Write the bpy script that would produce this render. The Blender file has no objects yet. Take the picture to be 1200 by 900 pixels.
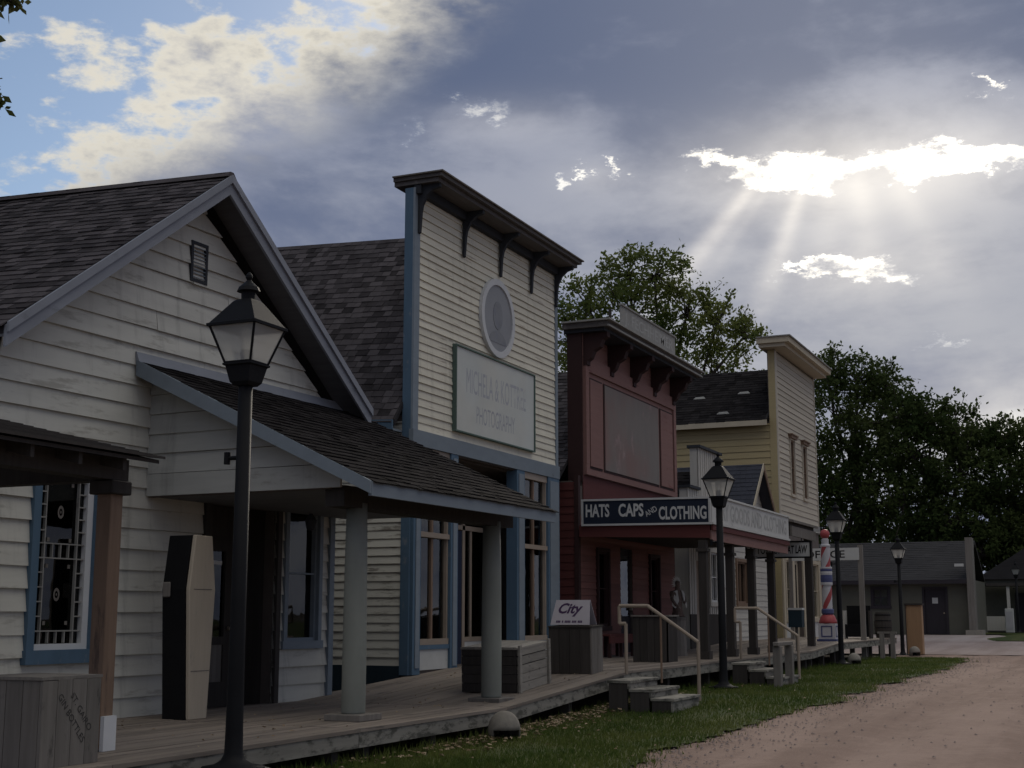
import bpy, bmesh, math, random
from mathutils import Vector, Matrix, Euler
random.seed(7)
R = math.radians
scene = bpy.context.scene
col = scene.collection

# ------------------------------------------------------------------ camera
cam_data = bpy.data.cameras.new('camera')
cam_data.sensor_width = 36.0
cam_data.lens = 48.0
cam_data.clip_start = 0.1
cam_data.clip_end = 3000.0
cam = bpy.data.objects.new('camera', cam_data)
cam.location = (0.0, 0.0, 1.3)
cam.rotation_euler = (R(90 + 9.648), 0.0, R(24.071))
col.objects.link(cam)
scene.camera = cam

# ------------------------------------------------------------------ render / colour
scene.render.engine = 'CYCLES'
scene.cycles.use_denoising = True
scene.cycles.max_bounces = 6
scene.cycles.transparent_max_bounces = 24
scene.cycles.sample_clamp_indirect = 4.0
scene.view_settings.view_transform = 'Standard'
scene.view_settings.look = 'None'
scene.view_settings.gamma = 1.0
scene.view_settings.use_curve_mapping = False
scene.view_settings.exposure = 0.95

SUN_AZ, SUN_EL = -9.8, 22.2        # degrees: from +Y towards +X, above the horizon

# ------------------------------------------------------------------ node helper: sockets with arithmetic
class S:
    def __init__(self, nt, sock):
        self.nt, self.s = nt, sock
    def _m(self, op, *args, clamp=False):
        n = self.nt.nodes.new('ShaderNodeMath'); n.operation = op; n.use_clamp = clamp
        for i, a in enumerate((self,) + args):
            if isinstance(a, S): self.nt.links.new(a.s, n.inputs[i])
            else: n.inputs[i].default_value = a
        return S(self.nt, n.outputs[0])
    def __add__(self, o): return self._m('ADD', o)
    __radd__ = __add__
    def __mul__(self, o): return self._m('MULTIPLY', o)
    __rmul__ = __mul__
    def __sub__(self, o): return self._m('SUBTRACT', o)
    def __rsub__(self, o): return (self * -1.0) + o
    def __truediv__(self, o): return self._m('DIVIDE', o)
    def pow(self, o): return self._m('POWER', o)
    def exp(self): return self._m('EXPONENT')
    def abs(self): return self._m('ABSOLUTE')
    def max(self, o): return self._m('MAXIMUM', o)
    def min(self, o): return self._m('MINIMUM', o)
    def smooth(self, a, b):
        n = self.nt.nodes.new('ShaderNodeMapRange'); n.interpolation_type = 'SMOOTHSTEP'
        self.nt.links.new(self.s, n.inputs[0])
        n.inputs[1].default_value = a; n.inputs[2].default_value = b
        n.inputs[3].default_value = 0.0; n.inputs[4].default_value = 1.0
        return S(self.nt, n.outputs[0])
def vec(nt, x, y, z):
    n = nt.nodes.new('ShaderNodeCombineXYZ')
    for i, a in enumerate((x, y, z)):
        if isinstance(a, S): nt.links.new(a.s, n.inputs[i])
        else: n.inputs[i].default_value = a
    return S(nt, n.outputs[0])
def noise(nt, v, scale, detail=6.0, rough=0.55, lac=2.0, dist=0.0):
    n = nt.nodes.new('ShaderNodeTexNoise'); n.noise_dimensions = '3D'
    nt.links.new(v.s, n.inputs['Vector'])
    n.inputs['Scale'].default_value = scale; n.inputs['Detail'].default_value = detail
    n.inputs['Roughness'].default_value = rough; n.inputs['Lacunarity'].default_value = lac
    n.inputs['Distortion'].default_value = dist
    return S(nt, n.outputs[0])
def mixc(nt, f, a, b):
    n = nt.nodes.new('ShaderNodeMix'); n.data_type = 'RGBA'
    if isinstance(f, S): nt.links.new(f.s, n.inputs[0])
    else: n.inputs[0].default_value = f
    for idx, c in ((6, a), (7, b)):
        if isinstance(c, S): nt.links.new(c.s, n.inputs[idx])
        else: n.inputs[idx].default_value = (*c, 1.0)
    return S(nt, n.outputs[2])
def addc(nt, a, b, f=1.0):
    n = nt.nodes.new('ShaderNodeMix'); n.data_type = 'RGBA'; n.blend_type = 'ADD'
    if isinstance(f, S): nt.links.new(f.s, n.inputs[0])
    else: n.inputs[0].default_value = f
    n.clamp_factor = False
    for idx, c in ((6, a), (7, b)):
        if isinstance(c, S): nt.links.new(c.s, n.inputs[idx])
        else: n.inputs[idx].default_value = (*c, 1.0)
    return S(nt, n.outputs[2])

# ------------------------------------------------------------------ world: evening sky, broken cloud deck, sun behind it
world = bpy.data.worlds.new('World')
scene.world = world
world.use_nodes = True
world.cycles.sampling_method = 'MANUAL'
world.cycles.sample_map_resolution = 512
nt = world.node_tree
nt.nodes.clear()
out = nt.nodes.new('ShaderNodeOutputWorld')
tc = nt.nodes.new('ShaderNodeTexCoord')
sep = nt.nodes.new('ShaderNodeSeparateXYZ'); nt.links.new(tc.outputs['Generated'], sep.inputs[0])
dx, dy, dz = (S(nt, sep.outputs[i]) for i in range(3))
DEG = 180.0 / math.pi
az = dx._m('ARCTAN2', dy) * DEG
el = dz._m('ARCSINE') * DEG
P = vec(nt, dx, dy, dz * 2.1)                       # clouds lie flat: stretched sideways
big = noise(nt, P, 2.6, 5.0, 0.5)
mid = noise(nt, P, 7.0, 8.0, 0.56, dist=0.25)
fine = noise(nt, P, 19.0, 8.0, 0.62)
f1 = big * 0.36 + mid * 0.40 + fine * 0.24          # about 0.5
# openings in the deck (azimuth, elevation, half widths in degrees, depth)
wa = noise(nt, P, 21.0, 7.0, 0.70); wb = noise(nt, vec(nt, dx + 3.1, dy, dz * 2.1), 21.0, 7.0, 0.70)
azw = az + (wa - 0.5) * 9.0; elw = el + (wb - 0.5) * 3.8   # ragged outlines
def blob(a, e, ra, re, k):
    u = (azw - a) / ra; v = (elw - e) / re
    return ((u * u + v * v) * -1.0).exp() * k
gaps = [(-15.2, 18.8, 1.5, 0.38, 0.95), (-12.3, 18.2, 1.7, 0.66, 1.1), (-8.6, 18.3, 2.6, 0.55, 1.15), (-4.6, 17.85, 2.8, 0.50, 1.05), (-10.4, 17.3, 0.9, 0.5, 0.7),
        (1.5, 17.2, 3.0, 0.8, 0.9),
        (-9.4, 13.95, 2.1, 0.46, 1.5), (-11.0, 14.3, 0.9, 0.22, 0.6), (-28.4, 19.9, 0.8, 0.45, 0.62), (-25.3, 21.0, 1.3, 0.5, 0.6), (-20.9, 18.0, 0.8, 0.40, 0.62),
        (-19.6, 18.6, 0.45, 0.35, 0.65), (-3.7, 20.8, 0.6, 0.45, 0.8), (-3.0, 19.8, 0.8, 0.35, 0.4), (-6.7, 10.9, 1.6, 0.22, 0.5), (-3.0, 7.3, 2.6, 1.4, 0.42), (-12.5, 20.3, 0.5, 0.2, 0.3)]
G = None
for g in gaps:
    b = blob(*g); G = b if G is None else G + b
cap = dx * -0.579 + dy * 0.211 + dz * 0.788 - 0.782  # clear part of the sky, to the left and above
T = (f1 - 0.5) * 6.2 - cap.max(-0.10) * 10.0 - 0.30
far = cap.smooth(-0.02, -0.10)                       # 1 well inside the deck
T = T * (1.0 - far * 0.72) + far * 0.55 - G * (1.0 + (fine - 0.5) * 2.2 + (mid - 0.5) * 2.4)
alpha = T.smooth(-0.14, 0.16) * (1.0 - far) + T.smooth(-0.75, 0.50) * far
# sun glow
sx, sy, sz = math.sin(R(SUN_AZ)) * math.cos(R(SUN_EL)), math.cos(R(SUN_AZ)) * math.cos(R(SUN_EL)), math.sin(R(SUN_EL))
ang = (dx * sx + dy * sy + dz * sz).min(1.0)._m('ARCCOSINE') * DEG
glow = (ang * ang * (-1.0 / 125.0)).exp()
wide = (ang * (-1.0 / 26.0)).exp()
# deck tone
tone = noise(nt, vec(nt, dx, dy, dz * 3.4), 2.2, 7.0, 0.52, dist=0.3)
tone = (tone - 0.5) * 2.7 + 0.48 + (mid - 0.5) * 1.7 + (fine - 0.5) * 0.5
tone = tone - blob(-19.0, 22.8, 13.0, 3.6, 0.30) - blob(-3.0, 23.5, 8.0, 2.6, 0.35)               # the heavy cloud above the openings
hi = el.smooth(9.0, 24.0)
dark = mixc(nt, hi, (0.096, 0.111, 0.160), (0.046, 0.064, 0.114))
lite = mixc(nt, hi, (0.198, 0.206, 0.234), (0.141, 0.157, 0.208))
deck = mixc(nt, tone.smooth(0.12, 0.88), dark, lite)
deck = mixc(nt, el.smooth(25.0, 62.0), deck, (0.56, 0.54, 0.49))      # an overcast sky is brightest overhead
deck = addc(nt, deck, (0.34, 0.30, 0.23), glow * 0.14 + wide * 0.02)
halo = None
for (a_, e_, ra_, re_, k_) in ((-12.8, 18.2, 4.6, 1.9, 0.55), (-7.0, 18.1, 6.0, 2.0, 0.75), (-9.4, 13.9, 3.6, 1.1, 0.45), (-3.0, 7.4, 5.5, 2.2, 0.75), (-8.5, 15.8, 6.5, 4.0, 0.30), (-24.5, 20.6, 4.0, 1.0, 0.22), (-20.5, 18.2, 1.6, 0.7, 0.22)):
    u_ = (az - a_) / ra_; v_ = (el - e_) / re_; b_ = ((u_ * u_ + v_ * v_) * -1.0).exp() * k_
    halo = b_ if halo is None else halo + b_
halo = halo * (0.45 + mid * 1.1)
deck = addc(nt, deck, (0.36, 0.32, 0.245), halo * 0.58)              # light bleeding through the thinner cloud round the openings
# bright ragged rims where the deck thins
rimcol = mixc(nt, wide * 0.8, (0.39, 0.37, 0.32), (0.58, 0.53, 0.42))
thin = 1.0 - T.smooth(0.0, 0.75)
thin2 = 1.0 - T.smooth(-0.05, 0.32)
rim = thin * cap.smooth(-0.075, -0.01) * 0.9 + thin2 * glow * 0.75 + thin2 * G.smooth(0.05, 0.5) * 0.45
cloud = mixc(nt, rim.min(1.0), deck, rimcol)
# crepuscular rays: bands around the hidden sun, below the openings
ux = (az - SUN_AZ) * 0.94; uy = (SUN_EL - el)
slope = ux / uy.max(0.5)
beams = None
for c_, w_, k_ in ((-0.80, 0.085, 0.9), (-0.66, 0.05, 0.25), (-0.36, 0.06, 0.62), (-0.12, 0.10, 0.22), (0.10, 0.10, 0.30), (0.42, 0.10, 0.2)):
    q = (slope - c_) / w_
    b = (q * q * -1.0).exp() * k_; beams = b if beams is None else beams + b
ray = beams * uy.smooth(3.6, 5.2) * (1.0 - uy.smooth(5.5, 12.5)) * (0.6 + tone * 0.8)
cloud = addc(nt, cloud, (0.36, 0.32, 0.25), ray * 0.46)
# clear sky
skyt = nt.nodes.new('ShaderNodeTexSky'); skyt.sky_type = 'NISHITA'; skyt.sun_disc = False
skyt.sun_elevation = R(SUN_EL); skyt.sun_rotation = R(SUN_AZ)
skyt.altitude = 400.0; skyt.air_density = 1.0; skyt.dust_density = 0.7; skyt.ozone_density = 2.2
bg_sky = nt.nodes.new('ShaderNodeBackground'); bg_sky.inputs['Strength'].default_value = 0.050
nt.links.new(skyt.outputs[0], bg_sky.inputs['Color'])
bg_glare = nt.nodes.new('ShaderNodeBackground')
nt.links.new(mixc(nt, 0.0, (1.0, 0.92, 0.74), (1, 1, 1)).s, bg_glare.inputs['Color'])
nt.links.new((glow * 0.74 + wide * 0.03).s, bg_glare.inputs['Strength'])
add = nt.nodes.new('ShaderNodeAddShader')
nt.links.new(bg_sky.outputs[0], add.inputs[0]); nt.links.new(bg_glare.outputs[0], add.inputs[1])
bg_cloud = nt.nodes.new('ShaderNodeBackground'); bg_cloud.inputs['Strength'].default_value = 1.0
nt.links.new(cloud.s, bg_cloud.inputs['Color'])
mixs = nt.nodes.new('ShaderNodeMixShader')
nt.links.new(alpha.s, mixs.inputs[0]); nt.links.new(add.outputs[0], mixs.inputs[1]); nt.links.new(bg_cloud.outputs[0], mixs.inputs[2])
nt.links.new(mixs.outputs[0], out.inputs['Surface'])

# ------------------------------------------------------------------ sun, filtered by the clouds
sun_data = bpy.data.lights.new('sun', 'SUN')
sun_data.energy = 0.7
sun_data.angle = R(16.0)
sun_data.color = (1.0, 0.90, 0.76)
sun = bpy.data.objects.new('sun', sun_data)
sun.rotation_euler = Vector((sx, sy, sz)).to_track_quat('Z', 'Y').to_euler()
sun.location = (sx * 60, sy * 60, sz * 60 + 20)
col.objects.link(sun)

# ------------------------------------------------------------------ materials
def mat(name, base, rough=0.75, var=0.18, sc=(3, 3, 3), rnd=0.10, bump=0.0, bsc=None, wear=None, spec=0.25, metal=0.0, hue=None, island=False, streak=0.0):
    """procedural paint / wood / stone: tone noise, per-piece variation, optional worn patches (colour, threshold, scale)"""
    m = bpy.data.materials.new(name); m.use_nodes = True
    nt = m.node_tree; b = nt.nodes['Principled BSDF']
    geo = nt.nodes.new('ShaderNodeNewGeometry'); sp = nt.nodes.new('ShaderNodeSeparateXYZ')
    nt.links.new(geo.outputs['Position'], sp.inputs[0])
    x, y, z = (S(nt, sp.outputs[i]) for i in range(3))
    oi = nt.nodes.new('ShaderNodeObjectInfo'); rr = S(nt, geo.outputs['Random Per Island'] if island else oi.outputs['Random'])
    off = rr * 7.0
    n1 = noise(nt, vec(nt, x * sc[0] + off, y * sc[1], z * sc[2]), 1.0, 6.0, 0.62)
    n2 = noise(nt, vec(nt, x, y, z), 0.55, 3.0, 0.5)
    k = (n1 - 0.5) * (2.6 * var) + (n2 - 0.5) * (1.2 * var) + (rr - 0.5) * (2.0 * rnd) + 1.0
    if streak:
        n3 = noise(nt, vec(nt, x * 7.0, y * 7.0, z * 0.45), 1.0, 5.0, 0.6); k = k - n3.smooth(0.52, 0.75) * streak
    c2 = tuple(min(1.0, c * h) for c, h in zip(base, hue)) if hue else base
    c = mixc(nt, n2.smooth(0.35, 0.65), base, c2)
    if wear:
        wc, wt, ws = wear
        wn = noise(nt, vec(nt, x * ws[0], y * ws[1], z * ws[2] + off), 1.0, 7.0, 0.66)
        c = mixc(nt, wn.smooth(wt - 0.03, wt + 0.10), c, wc)
    mm = nt.nodes.new('ShaderNodeVectorMath'); mm.operation = 'SCALE'
    nt.links.new(c.s, mm.inputs[0]); nt.links.new(k.max(0.1).s, mm.inputs['Scale'])
    nt.links.new(mm.outputs[0], b.inputs['Base Color'])
    b.inputs['Roughness'].default_value = rough
    b.inputs['Specular IOR Level'].default_value = spec
    b.inputs['Metallic'].default_value = metal
    if bump:
        bs = bsc or sc
        h = noise(nt, vec(nt, x * bs[0] + off, y * bs[1], z * bs[2]), 1.0, 5.0, 0.6)
        bn = nt.nodes.new('ShaderNodeBump'); bn.inputs['Strength'].default_value = bump; bn.inputs['Distance'].default_value = 0.01
        nt.links.new(h.s, bn.inputs['Height']); nt.links.new(bn.outputs[0], b.inputs['Normal'])
    return m
def mat_glass(name, tint=(0.75, 0.8, 0.8), refl=1.0, rough=0.02, trans=0.8):
    m = bpy.data.materials.new(name); m.use_nodes = True; nt = m.node_tree; nt.nodes.clear()
    o = nt.nodes.new('ShaderNodeOutputMaterial')
    t = nt.nodes.new('ShaderNodeBsdfTransparent'); t.inputs[0].default_value = tuple(c * trans for c in tint) + (1,)
    g = nt.nodes.new('ShaderNodeBsdfGlossy'); g.inputs['Roughness'].default_value = rough; g.inputs['Color'].default_value = (refl, refl, refl, 1)
    fr = nt.nodes.new('ShaderNodeFresnel'); fr.inputs[0].default_value = 1.5
    geo = nt.nodes.new('ShaderNodeNewGeometry')
    nb = nt.nodes.new('ShaderNodeTexNoise'); nb.inputs['Scale'].default_value = 2.5; nt.links.new(geo.outputs['Position'], nb.inputs['Vector'])
    bn = nt.nodes.new('ShaderNodeBump'); bn.inputs['Strength'].default_value = 0.12; bn.inputs['Distance'].default_value = 0.02
    nt.links.new(nb.outputs[0], bn.inputs['Height']); nt.links.new(bn.outputs[0], g.inputs['Normal'])
    mx = nt.nodes.new('ShaderNodeMixShader'); nt.links.new(fr.outputs[0], mx.inputs[0])
    nt.links.new(t.outputs[0], mx.inputs[1]); nt.links.new(g.outputs[0], mx.inputs[2]); nt.links.new(mx.outputs[0], o.inputs[0])
    return m
def mat_frosted(name, c, a=0.45):
    m = bpy.data.materials.new(name); m.use_nodes = True; nt = m.node_tree; nt.nodes.clear()
    o = nt.nodes.new('ShaderNodeOutputMaterial'); t = nt.nodes.new('ShaderNodeBsdfTransparent'); t.inputs[0].default_value = (0.9, 0.9, 0.88, 1)
    d = nt.nodes.new('ShaderNodeBsdfTranslucent'); d.inputs[0].default_value = (*c, 1); e = nt.nodes.new('ShaderNodeBsdfDiffuse'); e.inputs[0].default_value = (*c, 1)
    m1 = nt.nodes.new('ShaderNodeMixShader'); m1.inputs[0].default_value = 0.5; m2 = nt.nodes.new('ShaderNodeMixShader'); m2.inputs[0].default_value = a
    nt.links.new(d.outputs[0], m1.inputs[1]); nt.links.new(e.outputs[0], m1.inputs[2]); nt.links.new(t.outputs[0], m2.inputs[1]); nt.links.new(m1.outputs[0], m2.inputs[2]); nt.links.new(m2.outputs[0], o.inputs[0])
    return m
def mat_leaf(name, c1, c2, tr=0.3, bsc=0.35):
    m = bpy.data.materials.new(name); m.use_nodes = True; nt = m.node_tree; nt.nodes.clear()
    o = nt.nodes.new('ShaderNodeOutputMaterial'); geo = nt.nodes.new('ShaderNodeNewGeometry')
    v = S(nt, geo.outputs['Position']); n1 = noise(nt, v, bsc, 4.0, 0.6); n2 = noise(nt, v, 9.0, 2.0, 0.5)
    c = mixc(nt, (n1 * 0.6 + n2 * 0.4).smooth(0.34, 0.66), c1, c2)
    d = nt.nodes.new('ShaderNodeBsdfDiffuse'); t = nt.nodes.new('ShaderNodeBsdfTranslucent')
    nt.links.new(c.s, d.inputs[0]); nt.links.new(c.s, t.inputs[0])
    mx = nt.nodes.new('ShaderNodeMixShader'); mx.inputs[0].default_value = tr
    nt.links.new(d.outputs[0], mx.inputs[1]); nt.links.new(t.outputs[0], mx.inputs[2]); nt.links.new(mx.outputs[0], o.inputs[0])
    return m
ALY, ALX, UPR = (14, 1.0, 20), (1.0, 14, 20), (18, 18, 1.2)     # grain along the street, across it, upright
M = {}
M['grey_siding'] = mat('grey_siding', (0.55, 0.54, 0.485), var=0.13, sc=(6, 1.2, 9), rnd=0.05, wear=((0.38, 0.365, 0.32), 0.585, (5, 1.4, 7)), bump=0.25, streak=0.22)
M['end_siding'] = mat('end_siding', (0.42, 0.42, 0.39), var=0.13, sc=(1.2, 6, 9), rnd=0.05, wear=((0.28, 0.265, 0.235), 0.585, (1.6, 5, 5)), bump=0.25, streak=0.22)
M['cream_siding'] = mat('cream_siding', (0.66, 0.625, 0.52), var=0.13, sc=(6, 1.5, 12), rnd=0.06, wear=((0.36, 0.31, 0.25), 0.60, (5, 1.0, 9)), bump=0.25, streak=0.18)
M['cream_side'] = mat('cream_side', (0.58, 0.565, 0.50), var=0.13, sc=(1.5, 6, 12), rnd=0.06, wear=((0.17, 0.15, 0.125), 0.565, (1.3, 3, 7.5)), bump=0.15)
M['blue_trim'] = mat('blue_trim', (0.085, 0.142, 0.205), var=0.14, sc=(7, 7, 2), wear=((0.17, 0.20, 0.235), 0.63, (6, 6, 3)), rnd=0.05)
M['pale_blue'] = mat('pale_blue', (0.205, 0.242, 0.278), var=0.14, sc=(5, 2, 6), wear=((0.16, 0.18, 0.20), 0.66, (4, 2, 6)), rnd=0.05)
M['rake'] = mat('rake', (0.25, 0.265, 0.30), var=0.16, sc=(4, 2, 4), wear=((0.17, 0.18, 0.20), 0.63, (5, 2, 5)), rnd=0.04)
M['white_paint'] = mat('white_paint', (0.62, 0.63, 0.64), var=0.10, wear=((0.38, 0.38, 0.36), 0.66, (6, 6, 6)))
M['column_paint'] = mat('column_paint', (0.215, 0.225, 0.20), var=0.14, sc=(5, 5, 2), wear=((0.22, 0.22, 0.20), 0.67, (7, 7, 3)), bump=0.1)
M['dark_wood'] = mat('dark_wood', (0.056, 0.050, 0.046), spec=0.08, var=0.3, sc=UPR, rnd=0.15, bump=0.2)
M['soffit'] = mat('soffit', (0.14, 0.14, 0.145), var=0.2, sc=ALX)
M['cornice'] = mat('cornice', (0.115, 0.105, 0.10), var=0.25, sc=ALY, wear=((0.20, 0.18, 0.165), 0.6, (8, 1.5, 8)))
M['bracket'] = mat('bracket', (0.035, 0.038, 0.045), var=0.2)
M['shingle'] = mat('shingle', (0.066, 0.059, 0.062), var=0.45, sc=(3, 3, 3), rnd=0.50, rough=0.9, spec=0.06, bump=0.3, bsc=(30, 30, 12))
M['shingle_stuff'] = mat('shingle_stuff', (0.066, 0.059, 0.062), var=0.45, sc=(3, 3, 3), rnd=0.50, island=True, rough=0.9, spec=0.06, bump=0.3, bsc=(30, 30, 12))
M['shingle_dark'] = mat('shingle_dark', (0.020, 0.018, 0.0185), var=0.45, rnd=0.4, rough=0.92, spec=0.02)
M['shingle_dark_stuff'] = mat('shingle_dark_stuff', (0.020, 0.018, 0.0185), var=0.45, rnd=0.4, island=True, rough=0.92, spec=0.02)
M['roof_base'] = mat('roof_base', (0.03, 0.028, 0.03), rough=0.9)
M['deck'] = mat('deck', (0.215, 0.180, 0.152), var=0.28, sc=(20, 1.4, 20), rnd=0.16, rough=0.85, bump=0.35, bsc=(60, 3, 60), wear=((0.10, 0.088, 0.08), 0.61, (7, 1.0, 7)))
M['rim'] = mat('rim', (0.25, 0.235, 0.205), var=0.3, sc=(9, 1.2, 14), rnd=0.1, rough=0.9, bump=0.3, wear=((0.10, 0.096, 0.082), 0.50, (3, 3.2, 9)))
M['weathered'] = mat('weathered', (0.17, 0.155, 0.14), var=0.35, sc=UPR, rnd=0.12, rough=0.9, bump=0.35, wear=((0.07, 0.065, 0.06), 0.62, (5, 5, 2)))
M['crate_wood'] = mat('crate_wood', (0.26, 0.24, 0.21), var=0.35, sc=(9, 2, 18), rnd=0.16, rough=0.9, bump=0.3, wear=((0.08, 0.07, 0.065), 0.60, (5, 3, 10)))
M['brown_post'] = mat('brown_post', (0.20, 0.135, 0.095), var=0.3, sc=UPR, rnd=0.05, bump=0.3, wear=((0.10, 0.07, 0.055), 0.6, (9, 9, 1.5)))
M['tan'] = mat('tan', (0.31, 0.195, 0.11), var=0.16, sc=UPR)
M['rail_paint'] = mat('rail_paint', (0.32, 0.26, 0.205), var=0.15, rough=0.5)
M['black_iron'] = mat('black_iron', (0.012, 0.0122, 0.014), var=0.25, rough=0.6, spec=0.10, rnd=0.0, bump=0.1, bsc=(40, 40, 40))
M['black'] = mat('black', (0.011, 0.011, 0.012), var=0.2, rough=0.7, spec=0.1)
M['interior'] = mat('interior', (0.12, 0.10, 0.088), var=0.2)
M['coffin_lid'] = mat('coffin_lid', (0.50, 0.43, 0.335), var=0.10, sc=UPR, wear=((0.36, 0.33, 0.28), 0.62, (6, 6, 2)))
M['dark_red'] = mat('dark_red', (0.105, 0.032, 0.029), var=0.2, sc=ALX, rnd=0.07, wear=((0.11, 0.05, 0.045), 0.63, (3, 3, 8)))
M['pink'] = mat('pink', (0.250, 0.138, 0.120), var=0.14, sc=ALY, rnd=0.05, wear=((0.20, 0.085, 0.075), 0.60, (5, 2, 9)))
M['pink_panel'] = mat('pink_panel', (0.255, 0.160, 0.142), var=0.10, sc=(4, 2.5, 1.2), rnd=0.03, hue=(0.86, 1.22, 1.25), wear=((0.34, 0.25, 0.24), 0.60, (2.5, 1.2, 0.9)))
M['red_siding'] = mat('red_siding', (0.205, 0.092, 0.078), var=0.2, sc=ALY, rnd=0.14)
M['maroon_line'] = mat('maroon_line', (0.042, 0.020, 0.019), var=0.2)
M['navy'] = mat('navy', (0.012, 0.018, 0.034), var=0.15)
M['sign_white'] = mat('sign_white', (0.52, 0.52, 0.50), var=0.12, wear=((0.36, 0.35, 0.33), 0.62, (3, 3, 5)))
M['sign_cream'] = mat('sign_cream', (0.56, 0.56, 0.51), var=0.10, sc=(3, 1.5, 2), hue=(0.94, 0.98, 1.03))
M['faded_letters'] = mat('faded_letters', (0.39, 0.40, 0.43), var=0.12, wear=((0.56, 0.56, 0.51), 0.56, (3, 3, 3)))
M['faded_grey'] = mat('faded_grey', (0.33, 0.33, 0.32), var=0.2, wear=((0.40, 0.40, 0.38), 0.54, (6, 5, 6)))
M['grey_board'] = mat('grey_board', (0.27, 0.265, 0.25), var=0.25, sc=(6, 6, 1.5), wear=((0.16, 0.15, 0.14), 0.62, (4, 4, 3)))
M['medallion'] = mat('medallion', (0.31, 0.32, 0.34), var=0.12, sc=(2, 2, 2), wear=((0.30, 0.30, 0.33), 0.58, (2, 2, 2)))
M['portrait'] = mat('portrait', (0.275, 0.285, 0.305), var=0.2, wear=((0.25, 0.26, 0.30), 0.52, (5, 5, 5)))
M['dark_green'] = mat('dark_green', (0.10, 0.145, 0.125), var=0.15)
M['yellow_siding'] = mat('yellow_siding', (0.37, 0.30, 0.165), var=0.14, sc=ALX, rnd=0.08)
M['pale_siding'] = mat('pale_siding', (0.47, 0.425, 0.35), var=0.14, sc=ALY, rnd=0.07)
M['cream_trim'] = mat('cream_trim', (0.46, 0.40, 0.30), var=0.12)
M['white_board'] = mat('white_board', (0.48, 0.46, 0.42), var=0.14, sc=UPR, rnd=0.08, wear=((0.33, 0.30, 0.26), 0.63, (5, 5, 2)))
M['slate'] = mat('slate', (0.036, 0.038, 0.050), var=0.3, rough=0.8, rnd=0.25)
M['olive_wall'] = mat('olive_wall', (0.105, 0.102, 0.082), var=0.14, sc=(2, 2, 2))
M['grey_roof'] = mat('grey_roof', (0.042, 0.040, 0.041), var=0.35, sc=(1.5, 1.5, 12), rough=0.95)
M['dark_door'] = mat('dark_door', (0.035, 0.030, 0.036), var=0.2, sc=UPR)
M['blue_door'] = mat('blue_door', (0.022, 0.03, 0.058), var=0.2, sc=UPR, rough=0.5)
M['curtain'] = mat('curtain', (0.44, 0.36, 0.25), var=0.2, sc=(10, 10, 1))
M['concrete'] = mat('concrete', (0.245, 0.225, 0.195), var=0.22, sc=(14, 14, 14), rough=0.9, bump=0.3, bsc=(60, 60, 60), wear=((0.20, 0.185, 0.16), 0.6, (9, 9, 5)))
M['barber_red'] = mat('barber_red', (0.36, 0.07, 0.075), var=0.12, rough=0.4)
M['barber_white'] = mat('barber_white', (0.48, 0.47, 0.49), var=0.10, rough=0.5)
M['barber_blue'] = mat('barber_blue', (0.07, 0.08, 0.18), var=0.12, rough=0.4)
M['placard'] = mat('placard', (0.37, 0.345, 0.375), var=0.10, sc=(3, 3, 3), wear=((0.40, 0.36, 0.40), 0.62, (4, 4, 4)))
M['ink_purple'] = mat('ink_purple', (0.055, 0.028, 0.075), var=0.1)
M['ink_black'] = mat('ink_black', (0.018, 0.017, 0.018), var=0.2)
M['stencil'] = mat('stencil', (0.045, 0.042, 0.04), var=0.3, wear=((0.12, 0.11, 0.10), 0.60, (20, 20, 20)))
M['letter_white'] = mat('letter_white', (0.50, 0.50, 0.49), var=0.12)
M['teal'] = mat('teal', (0.018, 0.035, 0.048), var=0.2)
M['carving'] = mat('carving', (0.12, 0.085, 0.07), var=0.5, sc=(18, 18, 14), wear=((0.40, 0.36, 0.31), 0.60, (14, 14, 9)))
M['feather'] = mat('feather', (0.46, 0.44, 0.40), var=0.3, sc=(12, 12, 12))
M['bark'] = mat('bark', (0.06, 0.05, 0.042), var=0.4, sc=(9, 9, 2), rough=0.95)
M['glass'] = mat_glass('glass', trans=0.95)
M['glass_dark'] = mat_glass('glass_dark', tint=(0.5, 0.55, 0.6), trans=0.55)
M['frosted'] = mat_frosted('frosted', (0.85, 0.85, 0.82), 0.55)
M['chimney_glass'] = mat_frosted('chimney_glass', (0.85, 0.84, 0.80), 0.6)
M['leaf'] = mat_leaf('leaf', (0.062, 0.098, 0.028), (0.17, 0.19, 0.060), 0.45)
M['leaf_dark'] = mat_leaf('leaf_dark', (0.032, 0.054, 0.019), (0.088, 0.112, 0.040), 0.42)
M['leaf_olive'] = mat_leaf('leaf_olive', (0.05, 0.065, 0.022), (0.12, 0.12, 0.05), 0.35)
M['grass'] = mat_leaf('grass', (0.048, 0.085, 0.020), (0.130, 0.150, 0.046), 0.35, 0.8)
M['litter'] = mat_leaf('litter', (0.16, 0.105, 0.065), (0.42, 0.34, 0.24), 0.1, 7.0)
M['stone'] = mat('stone', (0.27, 0.215, 0.195), var=0.3, sc=(30, 30, 30))

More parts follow.
